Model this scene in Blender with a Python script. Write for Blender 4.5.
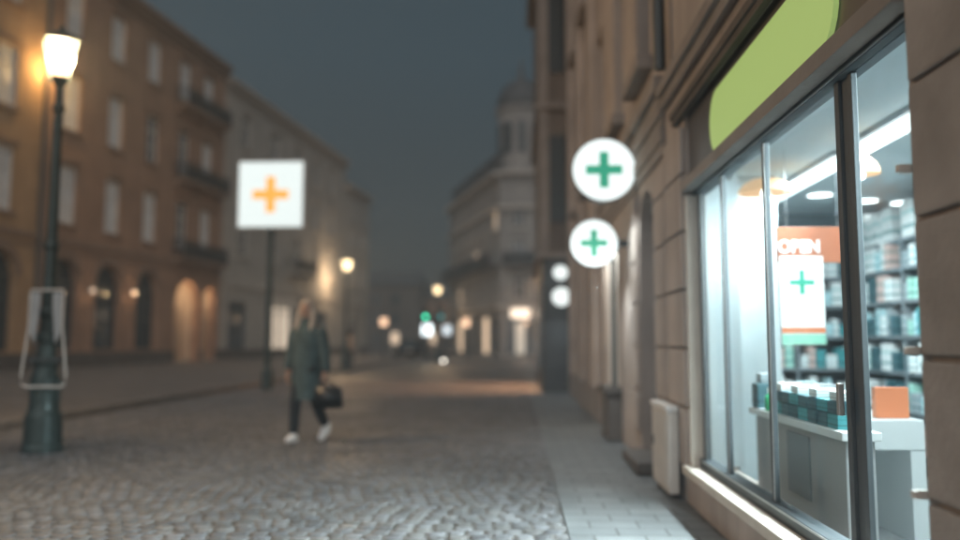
import bpy, bmesh, math, random
from mathutils import Vector, Matrix
R = math.radians
PI = math.pi
random.seed(7)
S = bpy.context.scene
COL = S.collection
for o in list(bpy.data.objects):
    bpy.data.objects.remove(o)

# ------------------------------------------------------------------ camera
cam = bpy.data.cameras.new('camera')
camo = bpy.data.objects.new('camera', cam)
COL.objects.link(camo)
camo.location = (0, 0, 1.3)
camo.rotation_euler = (R(90 + 5.14), 0, R(2.567))
cam.sensor_width = 36
cam.lens = 30
cam.clip_start = 0.05
cam.clip_end = 2000
cam.dof.use_dof = True
cam.dof.focus_distance = 3.6
cam.dof.aperture_fstop = 0.6
S.camera = camo

# ------------------------------------------------------------------ sky (overcast city night)
SUN_EL, SUN_AZ = 36, 182       # azimuth clockwise from +Y: low glow from behind the camera, right
w = bpy.data.worlds.new('World')
S.world = w
w.use_nodes = True
nt = w.node_tree
for n in list(nt.nodes):
    nt.nodes.remove(n)
wo = nt.nodes.new('ShaderNodeOutputWorld')
bg1 = nt.nodes.new('ShaderNodeBackground')
bg2 = nt.nodes.new('ShaderNodeBackground')
add = nt.nodes.new('ShaderNodeAddShader')
sky = nt.nodes.new('ShaderNodeTexSky')
sky.sky_type = 'NISHITA'
sky.sun_disc = False
sky.sun_elevation = R(1.5)
sky.sun_rotation = R(SUN_AZ)
bg1.inputs['Strength'].default_value = 0.004
nt.links.new(sky.outputs[0], bg1.inputs['Color'])
stc = nt.nodes.new('ShaderNodeTexCoord'); sxyz = nt.nodes.new('ShaderNodeSeparateXYZ'); ramp = nt.nodes.new('ShaderNodeValToRGB')
nt.links.new(stc.outputs['Generated'], sxyz.inputs[0]); nt.links.new(sxyz.outputs['Z'], ramp.inputs[0])
ramp.color_ramp.elements[0].position = 0.02; ramp.color_ramp.elements[0].color = (0.034, 0.034, 0.032, 1)
ramp.color_ramp.elements[1].position = 0.34; ramp.color_ramp.elements[1].color = (0.036, 0.056, 0.069, 1)
nt.links.new(ramp.outputs[0], bg2.inputs['Color'])
bg2.inputs['Strength'].default_value = 1.0
nt.links.new(bg1.outputs[0], add.inputs[0])
nt.links.new(bg2.outputs[0], add.inputs[1])
nt.links.new(add.outputs[0], wo.inputs['Surface'])

# faint, very soft glow of the city from behind the camera
sl = bpy.data.lights.new('sun', 'SUN')
sl.energy = 1.5
sl.color = (1.0, 0.92, 0.86)
sl.angle = R(90)
so = bpy.data.objects.new('sun', sl)
COL.objects.link(so)
dirv = Vector((math.sin(R(SUN_AZ)) * math.cos(R(SUN_EL)), math.cos(R(SUN_AZ)) * math.cos(R(SUN_EL)), math.sin(R(SUN_EL))))
so.rotation_euler = dirv.to_track_quat('Z', 'Y').to_euler()

S.render.engine = 'CYCLES'
S.view_settings.view_transform = 'Standard'
S.view_settings.look = 'None'
S.view_settings.exposure = 0.22
S.view_settings.gamma = 1.0
S.cycles.volume_bounces = 1
S.cycles.max_bounces = 7
S.cycles.transparent_max_bounces = 16

# ------------------------------------------------------------------ helpers
def tag(o, label=None, cat=None, group=None, kind=None):
    if label: o['label'] = label
    if cat: o['category'] = cat
    if group: o['group'] = group
    if kind: o['kind'] = kind
    return o

def empty(name, loc, label, cat, rz=0.0, group=None):
    o = bpy.data.objects.new(name, None)
    o.empty_display_size = 0.2
    COL.objects.link(o)
    o.location = loc
    o.rotation_euler = (0, 0, rz)
    return tag(o, label, cat, group)

class MB:
    def __init__(s):
        s.bm = bmesh.new()
    def quad(s, *p):
        s.bm.faces.new([s.bm.verts.new(q) for q in p])
    def box(s, x0, x1, y0, y1, z0, z1, bev=0.0):
        vs = [s.bm.verts.new((x, y, z)) for x in (x0, x1) for y in (y0, y1) for z in (z0, z1)]
        fs = []
        for a in ((0, 1, 3, 2), (4, 6, 7, 5), (0, 4, 5, 1), (2, 3, 7, 6), (0, 2, 6, 4), (1, 5, 7, 3)):
            fs.append(s.bm.faces.new([vs[i] for i in a]))
        if bev > 0:
            es = set(e for f in fs for e in f.edges)
            bmesh.ops.bevel(s.bm, geom=list(es), offset=bev, segments=2, affect='EDGES', profile=0.6)
        return s
    def lathe(s, prof, seg=16, c=(0, 0, 0), ph=0.0, close=True):
        rings = []
        for r, z in prof:
            rings.append([s.bm.verts.new((c[0] + r * math.cos(ph + 2 * PI * i / seg), c[1] + r * math.sin(ph + 2 * PI * i / seg), c[2] + z)) for i in range(seg)])
        for a, b in zip(rings, rings[1:]):
            for i in range(seg):
                j = (i + 1) % seg
                s.bm.faces.new((a[i], a[j], b[j], b[i]))
        if close:
            s.bm.faces.new(rings[0][::-1])
            s.bm.faces.new(rings[-1])
        return s
    def tube(s, pts, r, seg=8, closed=False):
        pts = [Vector(p) for p in pts]
        n = len(pts)
        rings = []
        for i, p in enumerate(pts):
            if closed:
                d = (pts[(i + 1) % n] - pts[i - 1]).normalized()
            else:
                d = (pts[min(i + 1, n - 1)] - pts[max(i - 1, 0)]).normalized()
            u = d.cross(Vector((0, 0, 1)))
            if u.length < 1e-3: u = d.cross(Vector((0, 1, 0)))
            u.normalize(); v = d.cross(u)
            rings.append([s.bm.verts.new(p + r * (math.cos(2 * PI * k / seg) * u + math.sin(2 * PI * k / seg) * v)) for k in range(seg)])
        m = n if closed else n - 1
        for i in range(m):
            a, b = rings[i], rings[(i + 1) % n]
            for k in range(seg):
                j = (k + 1) % seg
                s.bm.faces.new((a[k], a[j], b[j], b[k]))
        if not closed:
            s.bm.faces.new(rings[0][::-1]); s.bm.faces.new(rings[-1])
        return s
    def prism(s, pts, ax, a0, a1):
        """outline pts (2-D) extruded along axis ax from a0 to a1"""
        def mk(p, a):
            return {'x': (a, p[0], p[1]), 'y': (p[0], a, p[1]), 'z': (p[0], p[1], a)}[ax]
        A = [s.bm.verts.new(mk(p, a0)) for p in pts]
        B = [s.bm.verts.new(mk(p, a1)) for p in pts]
        s.bm.faces.new(A[::-1]); s.bm.faces.new(B)
        for i in range(len(pts)):
            j = (i + 1) % len(pts)
            s.bm.faces.new((A[i], A[j], B[j], B[i]))
        return s
    def build(s, name, mat, parent=None, smooth=False, label=None):
        bmesh.ops.recalc_face_normals(s.bm, faces=s.bm.faces)
        me = bpy.data.meshes.new(name)
        s.bm.to_mesh(me); s.bm.free()
        if smooth:
            for p in me.polygons: p.use_smooth = True
        me.materials.append(mat)
        o = bpy.data.objects.new(name, me)
        COL.objects.link(o)
        if parent: o.parent = parent
        if label: o['label'] = label
        return o

def inst(src, name, parent, loc=(0, 0, 0), rot=(0, 0, 0), scale=(1, 1, 1), mat=None):
    o = bpy.data.objects.new(name, src)
    COL.objects.link(o)
    o.parent = parent
    o.location = loc; o.rotation_euler = rot; o.scale = scale
    return o

def copy_tree(o, parent=None):
    c = o.copy(); COL.objects.link(c)
    if parent: c.parent = parent
    for ch in list(o.children): copy_tree(ch, c)
    return c

def mesh_of(mb, name, mat, smooth=False):
    bmesh.ops.recalc_face_normals(mb.bm, faces=mb.bm.faces)
    me = bpy.data.meshes.new(name)
    mb.bm.to_mesh(me); mb.bm.free()
    if smooth:
        for p in me.polygons: p.use_smooth = True
    me.materials.append(mat)
    return me

def mat(name, col, rough=0.6, metal=0.0, var=0.0, vscale=3.0, bump=0.0, bscale=20.0, emit=None, es=0.0, spec=0.5, streak=0.0):
    m = bpy.data.materials.new(name); m.use_nodes = True
    n = m.node_tree.nodes; l = m.node_tree.links
    b = n['Principled BSDF']
    b.inputs['Base Color'].default_value = (*col, 1)
    b.inputs['Roughness'].default_value = rough
    b.inputs['Metallic'].default_value = metal
    b.inputs['Specular IOR Level'].default_value = spec
    tc = n.new('ShaderNodeTexCoord')
    if var > 0:
        t = n.new('ShaderNodeTexNoise'); t.inputs['Scale'].default_value = vscale; t.inputs['Detail'].default_value = 6
        l.new(tc.outputs['Object'], t.inputs['Vector'])
        mr = n.new('ShaderNodeMapRange'); mr.inputs[1].default_value = 0.3; mr.inputs[2].default_value = 0.7
        mr.inputs[3].default_value = 1 - var; mr.inputs[4].default_value = 1 + var
        l.new(t.outputs[0], mr.inputs[0])
        last = mr.outputs[0]
        if streak > 0:
            mp = n.new('ShaderNodeMapping'); mp.inputs['Scale'].default_value = (3.0, 3.0, 0.25)
            l.new(tc.outputs['Object'], mp.inputs[0])
            t3 = n.new('ShaderNodeTexNoise'); t3.inputs['Scale'].default_value = 1.5; t3.inputs['Detail'].default_value = 4
            l.new(mp.outputs[0], t3.inputs['Vector'])
            m3 = n.new('ShaderNodeMapRange'); m3.inputs[1].default_value = 0.35; m3.inputs[2].default_value = 0.65
            m3.inputs[3].default_value = 1 - streak; m3.inputs[4].default_value = 1 + streak * 0.5
            l.new(t3.outputs[0], m3.inputs[0])
            mu = n.new('ShaderNodeMath'); mu.operation = 'MULTIPLY'
            l.new(last, mu.inputs[0]); l.new(m3.outputs[0], mu.inputs[1]); last = mu.outputs[0]
        vm = n.new('ShaderNodeVectorMath'); vm.operation = 'SCALE'
        vm.inputs[0].default_value = col
        l.new(last, vm.inputs['Scale'])
        l.new(vm.outputs[0], b.inputs['Base Color'])
    if bump > 0:
        t2 = n.new('ShaderNodeTexNoise'); t2.inputs['Scale'].default_value = bscale; t2.inputs['Detail'].default_value = 5
        l.new(tc.outputs['Object'], t2.inputs['Vector'])
        bp = n.new('ShaderNodeBump'); bp.inputs['Strength'].default_value = bump; bp.inputs['Distance'].default_value = 0.02
        l.new(t2.outputs[0], bp.inputs['Height']); l.new(bp.outputs[0], b.inputs['Normal'])
    if emit:
        b.inputs['Emission Color'].default_value = (*emit, 1)
        b.inputs['Emission Strength'].default_value = es
    return m

def glass_mat(name, tint=(0.93, 0.97, 0.97), k=1.0):
    m = bpy.data.materials.new(name); m.use_nodes = True
    n = m.node_tree.nodes; l = m.node_tree.links
    n.remove(n['Principled BSDF'])
    tr = n.new('ShaderNodeBsdfTransparent'); tr.inputs[0].default_value = (*tint, 1)
    gl = n.new('ShaderNodeBsdfGlossy'); gl.inputs['Roughness'].default_value = 0.02
    fr = n.new('ShaderNodeFresnel'); fr.inputs[0].default_value = 1.25
    mx = n.new('ShaderNodeMixShader')
    ge = n.new('ShaderNodeNewGeometry'); sb = n.new('ShaderNodeMath'); sb.operation = 'SUBTRACT'; sb.inputs[0].default_value = 1
    mu = n.new('ShaderNodeMath'); mu.operation = 'MULTIPLY'     # reflect on the outer face only: no internal reflection in a thin pane
    l.new(ge.outputs['Backfacing'], sb.inputs[1]); l.new(fr.outputs[0], mu.inputs[0]); l.new(sb.outputs[0], mu.inputs[1])
    l.new(mu.outputs[0], mx.inputs[0]); l.new(tr.outputs[0], mx.inputs[1]); l.new(gl.outputs[0], mx.inputs[2])
    l.new(mx.outputs[0], n['Material Output'].inputs['Surface'])
    return m

def lamp(kind, loc, energy, col, parent=None, size=0.1, sizey=None, rot=None, spot=None, blend=0.5):
    ld = bpy.data.lights.new('lamp_light', kind); ld.energy = energy; ld.color = col
    if kind == 'AREA':
        ld.size = size
        if sizey: ld.shape = 'RECTANGLE'; ld.size_y = sizey
    else:
        ld.shadow_soft_size = size
    if kind == 'SPOT':
        ld.spot_size = R(spot); ld.spot_blend = blend
    o = bpy.data.objects.new('lamp_light', ld); COL.objects.link(o)
    o.location = loc
    if rot: o.rotation_euler = rot
    if parent: o.parent = parent
    return o

WARM = (1.0, 0.68, 0.40)
COOL = (0.86, 0.97, 1.0)
M = {}
M['ochre'] = mat('ochre_glow_plaster', (0.42, 0.27, 0.15), 0.85, var=0.14, vscale=0.8, bump=0.3, bscale=12, streak=0.15)  # warm glow on this stretch of wall is put into the plaster colour
M['brown'] = mat('brown_plaster', (0.35, 0.215, 0.145), 0.85, var=0.14, vscale=0.8, bump=0.3, bscale=12, streak=0.18)
M['browntrim'] = mat('brown_stone_trim', (0.25, 0.17, 0.125), 0.8, var=0.15, vscale=2, bump=0.3)
M['greycream'] = mat('grey_cream_plaster', (0.42, 0.40, 0.37), 0.85, var=0.12, vscale=0.7, bump=0.3, bscale=12, streak=0.18)
M['greytrim'] = mat('grey_stone_trim', (0.42, 0.39, 0.36), 0.8, var=0.12, vscale=2)
M['pink'] = mat('pinkish_sandstone', (0.39, 0.335, 0.30), 0.85, var=0.2, vscale=1.2, bump=0.35, bscale=14, streak=0.14)
M['pinktrim'] = mat('weathered_stone_moulding', (0.26, 0.23, 0.21), 0.8, var=0.15, vscale=2, bump=0.3)
M['pier'] = mat('taupe_stone_block', (0.35, 0.315, 0.29), 0.85, var=0.2, vscale=2.5, bump=0.4, bscale=30)
M['darkstone'] = mat('dark_stone', (0.10, 0.085, 0.075), 0.75, var=0.2, vscale=2, bump=0.3)
M['turret'] = mat('pale_grey_plaster', (0.27, 0.26, 0.25), 0.85, var=0.14, vscale=0.5, streak=0.2)
M['slate'] = mat('slate_roofing', (0.07, 0.075, 0.08), 0.7, var=0.2, vscale=1.0)
M['roof'] = mat('dark_red_roof_tiles', (0.10, 0.06, 0.05), 0.8, var=0.2, vscale=1.0)
M['winframe'] = mat('white_painted_window_frame', (0.70, 0.69, 0.67), 0.5, var=0.05)
M['curtain'] = mat('pale_curtained_pane', (0.72, 0.76, 0.80), 0.35, var=0.2, vscale=2.5)
M['darkpane'] = mat('dark_window_pane', (0.04, 0.05, 0.055), 0.08, var=0.3, vscale=2)
M['greypane'] = mat('dim_window_pane', (0.10, 0.12, 0.14), 0.1, var=0.3, vscale=2)
M['iron'] = mat('dark_green_cast_iron', (0.035, 0.055, 0.055), 0.4, metal=0.3, var=0.2, vscale=8)
M['black'] = mat('black_iron', (0.03, 0.032, 0.035), 0.5, metal=0.4, var=0.2)
M['frame'] = mat('anodised_dark_frame', (0.085, 0.10, 0.11), 0.6, var=0.06, spec=0.25)
M['framelight'] = mat('brushed_aluminium_edge', (0.4, 0.41, 0.41), 0.45, metal=0.8, var=0.05)
M['white'] = mat('white_paint', (0.78, 0.78, 0.77), 0.45, var=0.03)
M['palebox'] = mat('pale_painted_metal', (0.6, 0.57, 0.53), 0.4, var=0.06, vscale=6)
M['sill'] = mat('cream_stone_sill', (0.58, 0.52, 0.45), 0.6, var=0.08, vscale=4, bump=0.2)
M['fascia'] = mat('charcoal_fascia_panel', (0.075, 0.07, 0.072), 0.4, var=0.1, vscale=2)
M['glass'] = glass_mat('clear_shop_glass')
M['green'] = mat('lime_green_lit_sign', (0.30, 0.50, 0.08), 0.5, emit=(0.34, 0.46, 0.17), es=0.58)
M['signwhite'] = mat('white_lit_sign_face', (0.8, 0.8, 0.8), 0.4, emit=(0.83, 0.95, 0.95), es=0.88)
M['signgreen'] = mat('green_lit_cross', (0.02, 0.3, 0.16), 0.4, emit=(0.03, 0.30, 0.19), es=0.8)
M['signwhite2'] = mat('white_lit_square_sign_face', (0.8, 0.8, 0.8), 0.4, emit=(0.75, 0.95, 0.97), es=0.62)
M['signorange'] = mat('amber_lit_cross', (0.8, 0.35, 0.05), 0.4, emit=(0.95, 0.42, 0.07), es=0.75)
M['steel'] = mat('galvanised_steel', (0.3, 0.32, 0.33), 0.35, metal=0.7, var=0.1)
M['darkmetal'] = mat('dark_grey_metal', (0.06, 0.07, 0.075), 0.45, metal=0.5)
M['lantern'] = mat('glowing_lantern_glass', (0.9, 0.8, 0.6), 0.4, emit=(1.0, 0.80, 0.50), es=1.7)
def lantern_glass():
    m = bpy.data.materials.new('glowing_lantern_glass'); m.use_nodes = True
    n = m.node_tree.nodes; l = m.node_tree.links; n.remove(n['Principled BSDF'])
    tr = n.new('ShaderNodeBsdfTransparent'); tr.inputs[0].default_value = (.85, .8, .7, 1)
    em = n.new('ShaderNodeEmission'); em.inputs[0].default_value = (1.0, .74, .45, 1); em.inputs[1].default_value = 1.7
    ad = n.new('ShaderNodeAddShader'); l.new(tr.outputs[0], ad.inputs[0]); l.new(em.outputs[0], ad.inputs[1])
    l.new(ad.outputs[0], n['Material Output'].inputs['Surface'])
    return m
M['lantern'] = lantern_glass()
M['lanternback'] = mat('amber_lantern_glass', (0.9, 0.7, 0.5), 0.4, emit=(1.0, 0.6, 0.3), es=0.7)
M['warmglow'] = mat('warm_lit_glass', (0.8, 0.7, 0.6), 0.4, emit=(1.0, 0.72, 0.48), es=0.85)
M['creamglow'] = mat('cream_lit_glass', (0.6, 0.55, 0.5), 0.4, emit=(0.72, 0.68, 0.56), es=0.42)
M['warmglow2'] = mat('cream_shop_interior_glow', (0.7, 0.6, 0.5), 0.4, emit=(0.95, 0.78, 0.6), es=0.55)
M['tube'] = mat('fluorescent_tube', (1, 1, 1), 0.4, emit=(0.93, 1.0, 1.0), es=1.7)
M['downlight'] = mat('downlight_lens', (1, 1, 1), 0.4, emit=(0.95, 1.0, 1.0), es=6)
M['tealdark'] = mat('dark_teal_wall', (0.05, 0.085, 0.095), 0.6, var=0.05)
M['ceiling'] = mat('pale_grey_ceiling', (0.42, 0.48, 0.50), 0.7, var=0.03)
M['shopwall'] = mat('white_shop_wall', (0.50, 0.56, 0.575), 0.6, var=0.03, vscale=1)
M['shopfloor'] = mat('grey_vinyl_floor', (0.24, 0.25, 0.255), 0.3, var=0.08, vscale=2)
M['shelf'] = mat('slate_grey_shelf', (0.17, 0.20, 0.22), 0.5, var=0.06)
M['counter'] = mat('white_laminate', (0.62, 0.65, 0.65), 0.3, var=0.02)
M['counterside'] = mat('grey_laminate', (0.30, 0.31, 0.31), 0.45, var=0.05)
M['orange'] = mat('orange_card', (0.62, 0.20, 0.09), 0.5, var=0.05)
M['orangeglow'] = mat('orange_glow_panel', (0.34, 0.10, 0.04), 0.5, emit=(0.85, 0.30, 0.12), es=0.08)  # slight emission put into the panel; nothing behind it lights it
M['posterwhite'] = mat('white_poster_paper', (0.78, 0.77, 0.75), 0.6, emit=(1, 0.97, 0.92), es=0.1)  # paper brightened by a faint emission of its own
M['postergreen'] = mat('pale_green_print', (0.25, 0.55, 0.42), 0.6)
M['crossgreen'] = mat('green_print', (0.02, 0.34, 0.22), 0.6)
M['shade'] = mat('frosted_amber_shade', (0.4, 0.24, 0.13), 0.5, emit=(1.0, 0.62, 0.34), es=0.55)

def facade_wall(mb, x0, x1, z0, z1, ops, depth=0.4):
    """wall in the local x-z plane, outside at y=0, with openings (xa,xb,za,zb[,arch]) cut through to y=depth"""
    xs = sorted(set([x0, x1] + [v for o in ops for v in o[:2]]))
    zs = sorted(set([z0, z1] + [v for o in ops for v in o[2:4]]))
    def inside(x, z):
        return any(o[0] < x < o[1] and o[2] < z < o[3] for o in ops)
    for a, b in zip(xs, xs[1:]):
        for c, d in zip(zs, zs[1:]):
            if not inside((a + b) / 2, (c + d) / 2):
                mb.quad((a, 0, c), (b, 0, c), (b, 0, d), (a, 0, d))
    for o in ops:
        a, b, c, d = o[:4]
        mb.quad((a, 0, c), (a, depth, c), (a, depth, d), (a, 0, d))
        mb.quad((b, 0, c), (b, 0, d), (b, depth, d), (b, depth, c))
        mb.quad((a, 0, c), (b, 0, c), (b, depth, c), (a, depth, c))
        if len(o) > 4 and o[4]:
            r = (b - a) / 2; cx = (a + b) / 2; zc = d - r; N = 12
            pts = [(cx + r * math.cos(PI * i / N), zc + r * math.sin(PI * i / N)) for i in range(N + 1)]
            for p, q in zip(pts, pts[1:]):
                mb.quad((p[0], 0, p[1]), (q[0], 0, q[1]), (q[0], 0, d + 0.0005), (p[0], 0, d + 0.0005))
                mb.quad((p[0], 0, p[1]), (p[0], depth, p[1]), (q[0], depth, q[1]), (q[0], 0, q[1]))
        else:
            mb.quad((a, 0, d), (a, depth, d), (b, depth, d), (b, 0, d))

def bands(parent, name, m_, *bs):
    for b in bs:
        MB().box(*b).build(name, m_, parent)
_wc = {}
def window(parent, cx, z0, wd, h, panem, depth=0.16, framem=None, sillm=None, hood=False):
    """frame part with pane and sill sub-parts; local origin at the sill centre of the opening"""
    fm = framem or M['winframe']; sm = sillm or M['browntrim']
    key = (round(wd, 2), round(h, 2), panem.name, fm.name, sm.name, hood)
    if key not in _wc:
        a = MB(); t = 0.07; y0, y1 = depth - 0.04, depth + 0.03
        a.box(-wd / 2, -wd / 2 + t, y0, y1, 0, h).box(wd / 2 - t, wd / 2, y0, y1, 0, h)
        a.box(-wd / 2 + t, wd / 2 - t, y0, y1, 0, t).box(-wd / 2 + t, wd / 2 - t, y0, y1, h - t, h)
        a.box(-0.035, 0.035, y0 - 0.01, y1, t, h - t)
        a.box(-wd / 2 + t, -0.035, y0, y1, h * 0.68, h * 0.68 + 0.06).box(0.035, wd / 2 - t, y0, y1, h * 0.68, h * 0.68 + 0.06)
        a.box(-wd / 2 + t, -0.035, y0 + .015, y1, h * 0.34, h * 0.34 + 0.03).box(0.035, wd / 2 - t, y0 + .015, y1, h * 0.34, h * 0.34 + 0.03)
        p = MB(); p.box(-wd / 2 + 0.03, wd / 2 - 0.03, depth + 0.005, depth + 0.025, 0.03, h - 0.03)
        s = MB(); s.box(-wd / 2 - 0.12, wd / 2 + 0.12, -0.16, -0.003, -0.16, -0.02, 0.01)
        hd = MB(); hd.box(-wd / 2 - 0.14, wd / 2 + 0.14, -0.16, -0.003, h + 0.1, h + 0.24, 0.01)
        _wc[key] = (mesh_of(hd, 'lintel', sm), mesh_of(a, 'window', fm), mesh_of(p, 'pane', panem), mesh_of(s, 'sill', sm))
    hdm, fr, pn, sl_ = _wc[key]
    f = inst(fr, 'window', parent, (cx, 0, z0))
    inst(pn, 'pane', f); inst(sl_, 'sill', f)
    if hood: inst(hdm, 'lintel', f)
    return f

def railing(parent, x0, x1, z, proj=0.9, h=1.05, slab=None):
    s = MB(); s.box(x0, x1, -proj, -0.003, z - 0.18, z, 0.02)
    for bx in (x0 + 0.2, (x0 + x1) / 2, x1 - 0.2):
        s.prism([(-0.003, z - 0.18), (-0.6, z - 0.18), (-0.003, z - 0.6)], 'x', bx - 0.08, bx + 0.08)
    b = s.build('balcony', slab or M['browntrim'], parent)
    r = MB(); t = 0.025
    r.box(x0 + .03, x1 - .03, -proj + .03, -proj + .08, z + h - 0.05, z + h)
    r.box(x0 + .03, x1 - .03, -proj + .04, -proj + .07, z + 0.08, z + 0.12)
    n = int((x1 - x0) / 0.12)
    for i in range(n + 1):
        x = x0 + 0.04 + (x1 - x0 - 0.08) * i / n
        r.box(x - .012, x + .012, -proj + .043, -proj + .067, z, z + h - .05)
    for xx in (x0 + .04, x1 - .07):
        r.box(xx, xx + .03, -proj + .08, -0.01, z + h - .05, z + h)
        for i in range(6):
            y = -proj + .15 + i * .13
            r.box(xx + .005, xx + .025, y, y + .022, z, z + h - .05)
    r.box(x0 + .05, x1 - .05, -proj + .052, -proj + .058, z + .15, z + .75)
    r.build('railing', M['black'], b)
    return b

def wall_lamp(loc, label, rz, glow=None, P=20, col=WARM, group='wall lamps on the arcade', lx=0.0, ly=-.65):
    e = empty('wall_lamp', loc, label, 'wall lamp', rz, group)
    e.scale = (.7, .7, .7)
    MB().box(-.03, .03, -.3, -.003, .28, .32).build('bracket', M['black'], e)
    b = MB(); b.lathe([(0.10, 0), (0.15, 0.06), (0.17, 0.25), (0.11, 0.32)], 12, (0, -.3, -.1)); b.build('lamp_shade', glow or M['warmglow'], e, True)
    MB().lathe([(0.13, .23), (0.03, .31), (0.02, .36)], 12, (0, -.3, 0)).build('cap', M['black'], e)
    lamp('POINT', (lx, ly, 0.0), P, col, e, 0.015)
    return e

# ================================================================== GROUND
def road_material():
    m = bpy.data.materials.new('wet_stone_setts'); m.use_nodes = True
    n = m.node_tree.nodes; l = m.node_tree.links; b = n['Principled BSDF']
    tc = n.new('ShaderNodeTexCoord')
    nz = n.new('ShaderNodeTexNoise'); nz.inputs['Scale'].default_value = 0.7
    l.new(tc.outputs['Object'], nz.inputs['Vector'])
    ad = n.new('ShaderNodeVectorMath'); ad.operation = 'MULTIPLY_ADD'
    ad.inputs[1].default_value = (0.5, 0.5, 0); l.new(nz.outputs['Color'], ad.inputs[0]); l.new(tc.outputs['Object'], ad.inputs[2])
    br = n.new('ShaderNodeTexBrick'); br.inputs['Scale'].default_value = 1
    br.inputs['Brick Width'].default_value = 0.19; br.inputs['Row Height'].default_value = 0.16
    br.inputs['Mortar Size'].default_value = 0.014; br.inputs['Mortar Smooth'].default_value = 0.6
    br.inputs['Color1'].default_value = (0.135, 0.13, 0.125, 1); br.inputs['Color2'].default_value = (0.105, 0.10, 0.098, 1)
    br.inputs['Mortar'].default_value = (0.035, 0.033, 0.03, 1)
    l.new(ad.outputs[0], br.inputs['Vector'])
    l.new(br.outputs['Color'], b.inputs['Base Color'])
    inv = n.new('ShaderNodeMath'); inv.operation = 'SUBTRACT'; inv.inputs[0].default_value = 1
    l.new(br.outputs['Fac'], inv.inputs[1])
    bp = n.new('ShaderNodeBump'); bp.inputs['Strength'].default_value = 0.8; bp.inputs['Distance'].default_value = 0.02
    l.new(inv.outputs[0], bp.inputs['Height']); l.new(bp.outputs[0], b.inputs['Normal'])
    b.inputs['Roughness'].default_value = 0.5
    return m

g = MB(); g.quad((-400, -200, -0.02), (400, -200, -0.02), (400, 900, -0.02), (-400, 900, -0.02))
tag(g.build('ground', mat('earth_and_paving', (0.12, 0.11, 0.10), 0.9, var=0.2)), kind='structure')
g = MB(); g.quad((-7.6, -12, 0), (0.35, -12, 0), (0.35, 160, 0), (-7.6, 160, 0))
tag(g.build('road', road_material()), kind='structure')

# individual rounded setts in fanned rows, near field
def setts():
    verts = []; faces = []; cols = []
    rnd = random.Random(3)
    segw = 1.75
    def add(cx, cy, wx, wy, ang):
        b0 = len(verts)
        h = 0.004 + rnd.uniform(-0.0015, 0.002)
        tilt = rnd.uniform(-0.03, 0.03); tl2 = rnd.uniform(-0.03, 0.03)
        ca, sa = math.cos(ang), math.sin(ang)
        for (k, zz) in ((1.0, -0.012), (0.90, h * 0.55), (0.62, h)):
            for i in range(8):
                a = PI / 8 + i * PI / 4
                x = math.copysign(abs(math.cos(a)) ** 0.55, math.cos(a)) * wx / 2 * k
                y = math.copysign(abs(math.sin(a)) ** 0.55, math.sin(a)) * wy / 2 * k
                verts.append((cx + x * ca - y * sa, cy + x * sa + y * ca, 0.004 + zz + (x * tilt + y * tl2 if zz > 0 else 0)))
        for r in (0, 1):
            for i in range(8):
                j = (i + 1) % 8
                faces.append((b0 + r * 8 + i, b0 + r * 8 + j, b0 + r * 8 + 8 + j, b0 + r * 8 + 8 + i))
        verts.append((cx, cy, 0.004 + h * 1.12))
        for i in range(8):
            faces.append((b0 + 16 + i, b0 + 16 + (i + 1) % 8, b0 + 24))
        c = rnd.uniform(0.65, 1.3); cols.append((c, rnd.random()))
    row = 0.128
    y = 3.2
    k = 0
    while y < 26:
        xmin = max(-7.5, -0.72 * y - 1.2)
        x = xmin + (0.08 if k % 2 else 0)
        while x < 0.3:
            wx = rnd.uniform(0.115, 0.155)
            u = ((x + 20) % segw) / segw - 0.5
            yo = 0.55 * (0.25 - u * u) * 1.0
            ang = math.atan(-0.55 * 2 * u / segw)
            add(x + wx / 2, y + yo + rnd.uniform(-0.006, 0.006), wx - 0.009, row - 0.009 + rnd.uniform(-0.01, 0.004), ang + rnd.uniform(-0.05, 0.05))
            x += wx
        y += row; k += 1
    me = bpy.data.meshes.new('cobblestones'); me.from_pydata(verts, [], faces); me.update()
    at = me.color_attributes.new('tone', 'FLOAT_COLOR', 'POINT')
    buf = []
    for c, d in cols:
        r_, g_, b_ = 0.118 * c, 0.117 * c * (0.97 + 0.05 * d), 0.117 * c * (0.94 + 0.16 * d)
        buf += [r_, g_, b_, 1] * 25
    at.data.foreach_set('color', buf)
    me.polygons.foreach_set('use_smooth', [True] * len(me.polygons))
    m = bpy.data.materials.new('worn_granite_setts'); m.use_nodes = True
    n = m.node_tree.nodes; l = m.node_tree.links; b = n['Principled BSDF']
    a = n.new('ShaderNodeAttribute'); a.attribute_name = 'tone'
    l.new(a.outputs['Color'], b.inputs['Base Color'])
    tc = n.new('ShaderNodeTexCoord')
    t = n.new('ShaderNodeTexNoise'); t.inputs['Scale'].default_value = 0.8; l.new(tc.outputs['Object'], t.inputs['Vector'])
    mr = n.new('ShaderNodeMapRange'); mr.inputs[1].default_value = 0.35; mr.inputs[2].default_value = 0.65
    mr.inputs[3].default_value = 0.42; mr.inputs[4].default_value = 0.65
    l.new(t.outputs[0], mr.inputs[0]); l.new(mr.outputs[0], b.inputs['Roughness'])
    t2 = n.new('ShaderNodeTexNoise'); t2.inputs['Scale'].default_value = 60; l.new(tc.outputs['Object'], t2.inputs['Vector'])
    bp = n.new('ShaderNodeBump'); bp.inputs['Strength'].default_value = 0.35; bp.inputs['Distance'].default_value = 0.006
    l.new(t2.outputs[0], bp.inputs['Height']); l.new(bp.outputs[0], b.inputs['Normal'])
    me.materials.append(m)
    o = bpy.data.objects.new('cobblestones', me); COL.objects.link(o)
    tag(o, 'worn grey brown granite cobblestones laid in fanned rows across the street', 'cobblestones', kind='stuff')
setts()

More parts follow.
